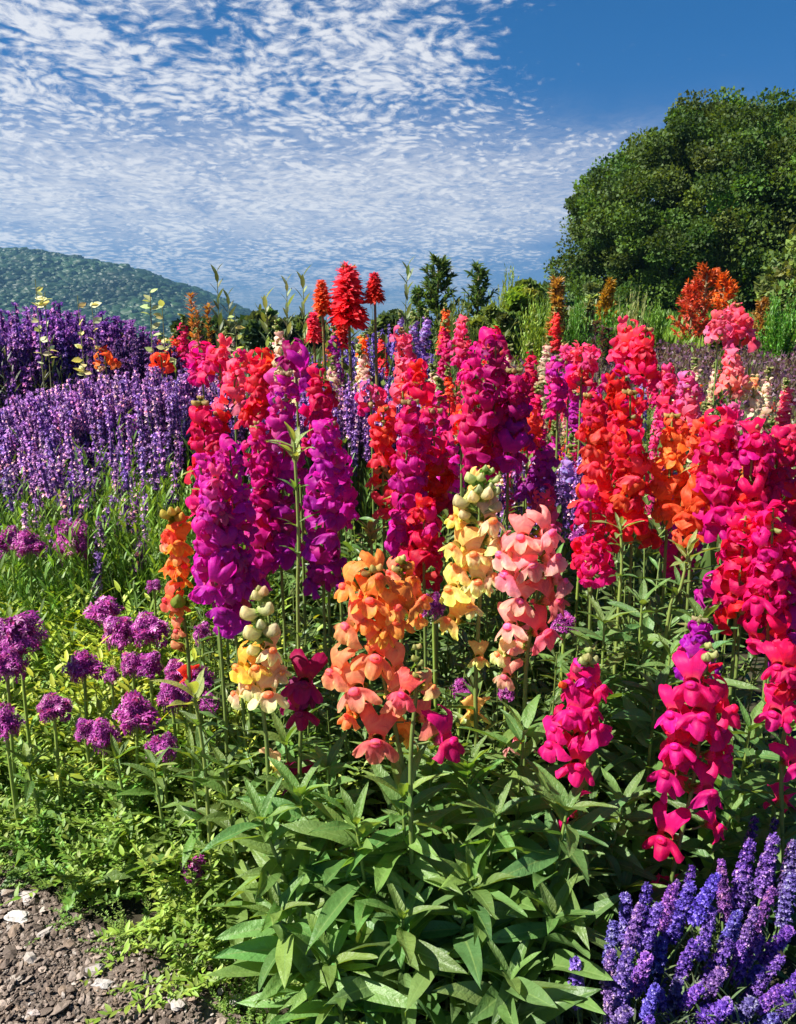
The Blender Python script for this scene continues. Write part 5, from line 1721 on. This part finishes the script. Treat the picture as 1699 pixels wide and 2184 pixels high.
# ------------------------------------------------------------------ lavender
def lav_head(seed, n, whorls, small):
    """spike of length 1 along +Z"""
    rng = np.random.default_rng(seed)
    pet = leaf_shape(.060 if small else .046, .017 if small else .013, .3, .3, nu=1, nv=2)
    pet['thr'][:] = 0
    w = rng.integers(0, whorls, n)
    zz = (w + rng.normal(0, .17, n) + .5) / whorls
    az = rng.uniform(0, 6.28, n)
    r = (.10 if small else .13) * (1 - .5 * zz ** 2) * rng.uniform(.35, 1.25, n) * np.where(zz < .1, .7, 1)
    P0 = np.stack([r * np.cos(az), r * np.sin(az), zz], 1)
    nd = np.stack([np.cos(az), np.sin(az), rng.uniform(.1, 1.0, n)], 1)
    k = 4
    dd = np.repeat(nd, k, 0)
    Fm = frames(dd)
    a2 = np.tile(np.arange(k) * 2 * math.pi / k, n) + np.repeat(rng.uniform(0, 6, n), k)
    D = Fm[:, :, 0] * np.cos(a2)[:, None] + Fm[:, :, 2] * np.sin(a2)[:, None] + dd * .7
    base = np.array([[.27, .17, .60], [.42, .28, .76], [.12, .06, .36], [.78, .62, .92]])
    c = base[rng.choice(4, n, p=[.38, .26, .24, .12])] * rng.uniform(.8, 1.2, (n, 1))
    q = inst(pet, frames(D), rng.uniform(.8, 1.3, n * k), np.repeat(P0, k, 0), np.repeat(c, k, 0))
    core = tube([(0, 0, 0), (0, 0, .5), (0, 0, .97)], [.045, .05, .02], 5, (.07, .04, .22))
    return cat([q, core])


LAV_N = [to_mesh('flower_spike', lav_head(s, 380, 7, False), FLORET) for s in range(4)]
LAV_F = [to_mesh('flower_spike', lav_head(40 + s, 60, 6, True), FLORET) for s in range(4)]
LSTEM = to_mesh('stem', tube([(0, 0, -1), (.0, 0, -.5), (0, 0, 0)], [1, 1, 1], 5), STEM)


def lavender_near(label, foot, spikes, seed):
    """spikes: (u, v_top, len_px, d)"""
    fx, fy = foot
    root = empty('lavender', (fx, fy, 0), label, 'flower', 'lavender plants at lower right')
    r2 = random.Random(seed)
    for (u, v, lp, d) in spikes:
        T = at(u, v, d)
        L = lp / 2184 * VH * d
        f = np.array([fx + r2.uniform(-.06, .06), fy + r2.uniform(-.05, .05), 0])
        ax = T - f
        ax[0] *= .55
        ax[1] *= .7
        ax /= np.linalg.norm(ax)
        B = T - ax * L
        w = L * r2.uniform(.85, 1.1)
        o = link('flower_spike', LAV_N[r2.randrange(4)], root, color=(r2.uniform(.45, .85), r2.uniform(.35, .68), r2.uniform(.52, .85)))
        q = Vector(ax).to_track_quat('Z', 'Y').to_matrix()
        Rm = np.array(q)
        m = Matrix.Identity(4)
        wl = min(w, .115) * .82
        for i in range(3):
            m[i][0], m[i][1], m[i][2] = Rm[i][0] * wl, Rm[i][1] * wl, Rm[i][2] * L
            m[i][3] = B[i] - root.location[i]
        o.matrix_basis = m
        P = smooth_path([f, (f + B) / 2 + np.array([(B[0] - f[0]) * .12, 0, -.01]), B, B + ax * .01], 9) - np.array(root.location)
        s = mk('stem', tube(P, .0017, 5), STEM, root, color=(.12, .20, .06))
    st, lv = spray(seed + 600, 34, .13, .35, BLADE, .045, 16, (.10, .15, .07), r0=.10, up=1.0, stemr=.0013, w=1.2)
    mk('foliage', cat([st, lv]), FINE, root)


rl = random.Random(17)
def gen_spikes(region, n, dr, lp, seed):
    r2 = random.Random(seed)
    out = []
    tries = 0
    while len(out) < n and tries < 5000:
        tries += 1
        u, v = r2.uniform(region[0], region[1]), r2.uniform(region[2], region[3])
        lim = np.interp(u, [1200, 1240, 1290, 1340, 1400, 1450, 1530, 1590, 1640, 1720], [2060, 2010, 1960, 1905, 1880, 1850, 1830, 1790, 1745, 1740])
        if v < lim:
            continue
        if any(abs(u - a) < 38 and abs(v - b) < 62 for a, b, _, _ in out):
            continue
        d = np.interp(v, [1740, 2180], [dr[1], dr[0]]) + r2.uniform(-.03, .03)
        out.append((u, v, r2.uniform(*lp), float(d)))
    return out


tops = [(1612, 1742, 120, 1.14), (1655, 1745, 115, 1.16), (1692, 1795, 140, 1.1), (1540, 1832, 120, 1.1), (1600, 1850, 110, 1.12), (1478, 1845, 110, 1.08), (1382, 1888, 150, 1.04), (1335, 1905, 170, 1.0), (1228, 2045, 150, .93), (1445, 1880, 120, 1.04)]
lavender_near('lavender plant in the bottom right corner with dense blue violet spikes', ((1640 / 1699 - .5) * VW * 1.0, 1.0), tops[:5] + gen_spikes((1540, 1720, 1750, 2230), 40, (.90, 1.10), (125, 175), 3), 3)
lavender_near('lavender plant left of the corner one, spikes touching the magenta snapdragon', ((1470 / 1699 - .5) * VW * .98, .97), [tops[5], tops[9]] + gen_spikes((1400, 1560, 1850, 2230), 30, (.88, 1.06), (125, 175), 4), 4)
lavender_near('lavender plant at the left flank with one spike standing apart', ((1350 / 1699 - .5) * VW * .96, .94), [tops[6], tops[7], tops[8]] + gen_spikes((1300, 1415, 1900, 2230), 18, (.86, 1.02), (125, 170), 6), 6)


BUSH_LF = []
for k in range(3):
    st_, lv_ = spray(700 + k, 120, .60, .42, BLADE, .075, 13, (1, 1, 1), r0=.20, up=.9, stemr=.0015, stemc=(1.2, 1.2, .8), w=1.4, curve=.3)
    BUSH_LF.append(to_mesh('foliage', cat([st_, lv_]), FINE))


def lavender_bush(label, u, v_top, d, W, seed, n=100, tone=(1, 1, 1), spike=.11, spread=.5, band=.18, group='lavender bushes at left', name='lavender_bush', extra=230, fol=(.12, .22, .04), deep=.6):
    T = at(u, v_top, d)
    g = float(gz(d))
    root = empty(name, (T[0], d, g), label, 'flower', group)
    H = T[2] - g
    r2 = random.Random(seed)
    rng = np.random.default_rng(seed)
    kx = W / .34
    link('foliage', BUSH_LF[seed % 3], root, M=Matrix.Rotation(r2.uniform(0, 6), 4, 'Z') @ Matrix.Diagonal((kx, kx, H * .84 / .60, 1)), color=fol)

    def one():
        a, rr = r2.uniform(0, 6.28), W * 1.15 * math.sqrt(r2.random())
        x, y = rr * math.cos(a), rr * math.sin(a) * deep
        k = rr / (W * 1.15)
        z = H * (1 - .12 * k ** 2) * r2.uniform(1 - band, 1.0)
        tilt = Vector((x * spread, y * spread, H * .8)).normalized()
        L = spike * r2.uniform(.8, 1.25)
        return x, y, z, tilt, L
    lst = sorted([one() for _ in range(n + extra)], key=lambda q: q[1])
    stems = []
    pos, RR, SS = [], [], []
    for i, (x, y, z, tl, L) in enumerate(lst):
        B = Vector((x, y, z)) - tl * L
        q = tl.to_track_quat('Z', 'Y').to_matrix()
        stems.append(tube([(B.x * .35, B.y * .35, .1 * H), (B.x * .75, B.y * .75, B.z * .6), tuple(B)], .0013, 3, (.10, .15, .05)))
        if i < n:
            m = q.to_4x4() @ Matrix.Diagonal((L * .9, L * .9, L, 1))
            m.translation = B
            link('flower_spike', LAV_F[r2.randrange(4)], root, M=m, color=tuple(t * r2.uniform(.85, 1.15) for t in tone))
        else:
            pos.append(tuple(B)); RR.append(np.array(q)); SS.append(L)
    if pos:
        src = lav_head(77 + seed, 48, 6, True)
        o = mk('far_side_spikes', inst(src, np.array(RR), np.array(SS), np.array(pos)), FLORET, root, color=tone)
        o['kind'] = 'stuff'
    mk('stems', cat(stems), STEM, root)
    return root


LT = (1.6, 1.25, .95)
lavender_bush('lavender bush nearest at left, leaning out of the left edge', 40, 905, 2.75, .36, 1, tone=LT, spread=.9)
lavender_bush('pale lavender bush second from the left edge, before the grass', 130, 835, 2.9, .34, 2, tone=LT, spread=.7)
lavender_bush('pale lavender bush in the middle of the front lavender row', 215, 800, 2.95, .36, 3, tone=LT)
lavender_bush('lavender bush left of the pink snapdragon cluster', 300, 778, 2.95, .36, 4, tone=LT)
lavender_bush('lavender bush touching the crimson columns at left', 375, 775, 2.9, .34, 5, tone=LT)
GRN = 'green lavender bushes in front of the lavender row'
BG = (.17, .31, .045)
lavender_bush('green lavender bush with few spikes at the left edge', 30, 950, 2.25, .30, 6, n=14, extra=4, tone=LT, spread=.9, fol=BG, group=GRN)
lavender_bush('green lavender bush with few spikes in front of the row, left', 120, 925, 2.3, .32, 7, n=14, extra=4, tone=LT, spread=.9, fol=BG, group=GRN)
lavender_bush('green lavender bush with few spikes in front of the row, middle', 215, 900, 2.35, .32, 8, n=14, extra=4, tone=LT, fol=BG, group=GRN)
lavender_bush('green lavender bush in front of the row, right of the middle', 305, 890, 2.35, .32, 9, n=10, extra=4, tone=LT, fol=BG, group=GRN)
lavender_bush('green lavender bush beside the violet snapdragons', 375, 905, 2.25, .26, 10, n=8, extra=4, tone=LT, fol=BG, group=GRN)
lavender_bush('low green lavender bush behind the upper round purple flowers', 90, 1060, 2.15, .26, 15, n=4, extra=1, tone=LT, fol=(.12, .24, .04), group=GRN)
lavender_bush('low dark green lavender bush behind the orange snapdragon', 300, 1040, 2.1, .28, 16, n=4, extra=1, tone=LT, fol=(.10, .20, .04), group=GRN)
lavender_bush('lavender clump right of the purple snapdragon columns', 745, 800, 2.7, .26, 11, tone=LT)
lavender_bush('lavender clump behind the purple snapdragon columns, upper', 690, 740, 3.4, .26, 12, tone=(.9, .8, .9))
lavender_bush('slim dim lavender clump right of the tower flowers', 825, 690, 3.8, .22, 13, n=70, extra=40, tone=(1.0, .95, 1.05))
lavender_bush('small lavender clump behind the salmon pink snapdragon', 1180, 940, 2.2, .16, 14, n=50, extra=20, tone=LT)
ST = (1.2, .74, .80)
GSa = 'dark violet salvia bushes behind the lavender'
lavender_bush('dark violet salvia bush at the left edge', 15, 660, 4.4, .42, 21, tone=ST, spike=.20, spread=.25, band=.4, group=GSa, name='salvia_bush', fol=(.08, .10, .05))
lavender_bush('dark violet salvia bush tallest at left', 90, 640, 4.5, .42, 22, tone=ST, spike=.22, spread=.2, band=.4, group=GSa, name='salvia_bush', fol=(.08, .10, .05))
lavender_bush('dark violet salvia bush in the middle of the salvia row', 160, 658, 4.5, .40, 23, tone=ST, spike=.20, spread=.2, band=.4, group=GSa, name='salvia_bush', fol=(.08, .10, .05))
lavender_bush('dark violet salvia bush at the right end of the row', 215, 690, 4.6, .34, 24, tone=ST, spike=.18, spread=.2, band=.4, group=GSa, name='salvia_bush', fol=(.08, .10, .05))
lavender_bush('dusky purple salvia bush before the red far snapdragons', 290, 712, 4.0, .26, 25, tone=(.55, .32, .40), spike=.16, spread=.2, band=.4, group=GSa, name='salvia_bush', fol=(.10, .10, .05))

# ------------------------------------------------------------------ air
def haze():
    q = []
    x0, x1, y0, y1, z0, z1 = -1300, 700, -60, 1350, -60, 130
    V = np.array([[x, y, z] for x in (x0, x1) for y in (y0, y1) for z in (z0, z1)], float)
    F = np.array([[0, 1, 3, 2], [4, 6, 7, 5], [0, 4, 5, 1], [2, 3, 7, 6], [0, 2, 6, 4], [1, 5, 7, 3]])
    m, t = newmat('haze')
    out = t.add('ShaderNodeOutputMaterial')
    pv = t.add('ShaderNodeVolumePrincipled')
    pv.inputs['Color'].default_value = (.20, .45, .72, 1)
    pv.inputs['Density'].default_value = HAZE
    pv.inputs['Anisotropy'].default_value = 0.2
    t.l.new(pv.outputs[0], out.inputs['Volume'])
    o = mk('haze', dict(V=V, F=F, thr=np.zeros(8), tint=np.ones((8, 3))), m, smooth=False)
    tag(o, 'thin bluish air in front of the distant hill', 'haze', kind='stuff')


HAZE = 0.00036
USE_HAZE = True
if USE_HAZE:
    haze()
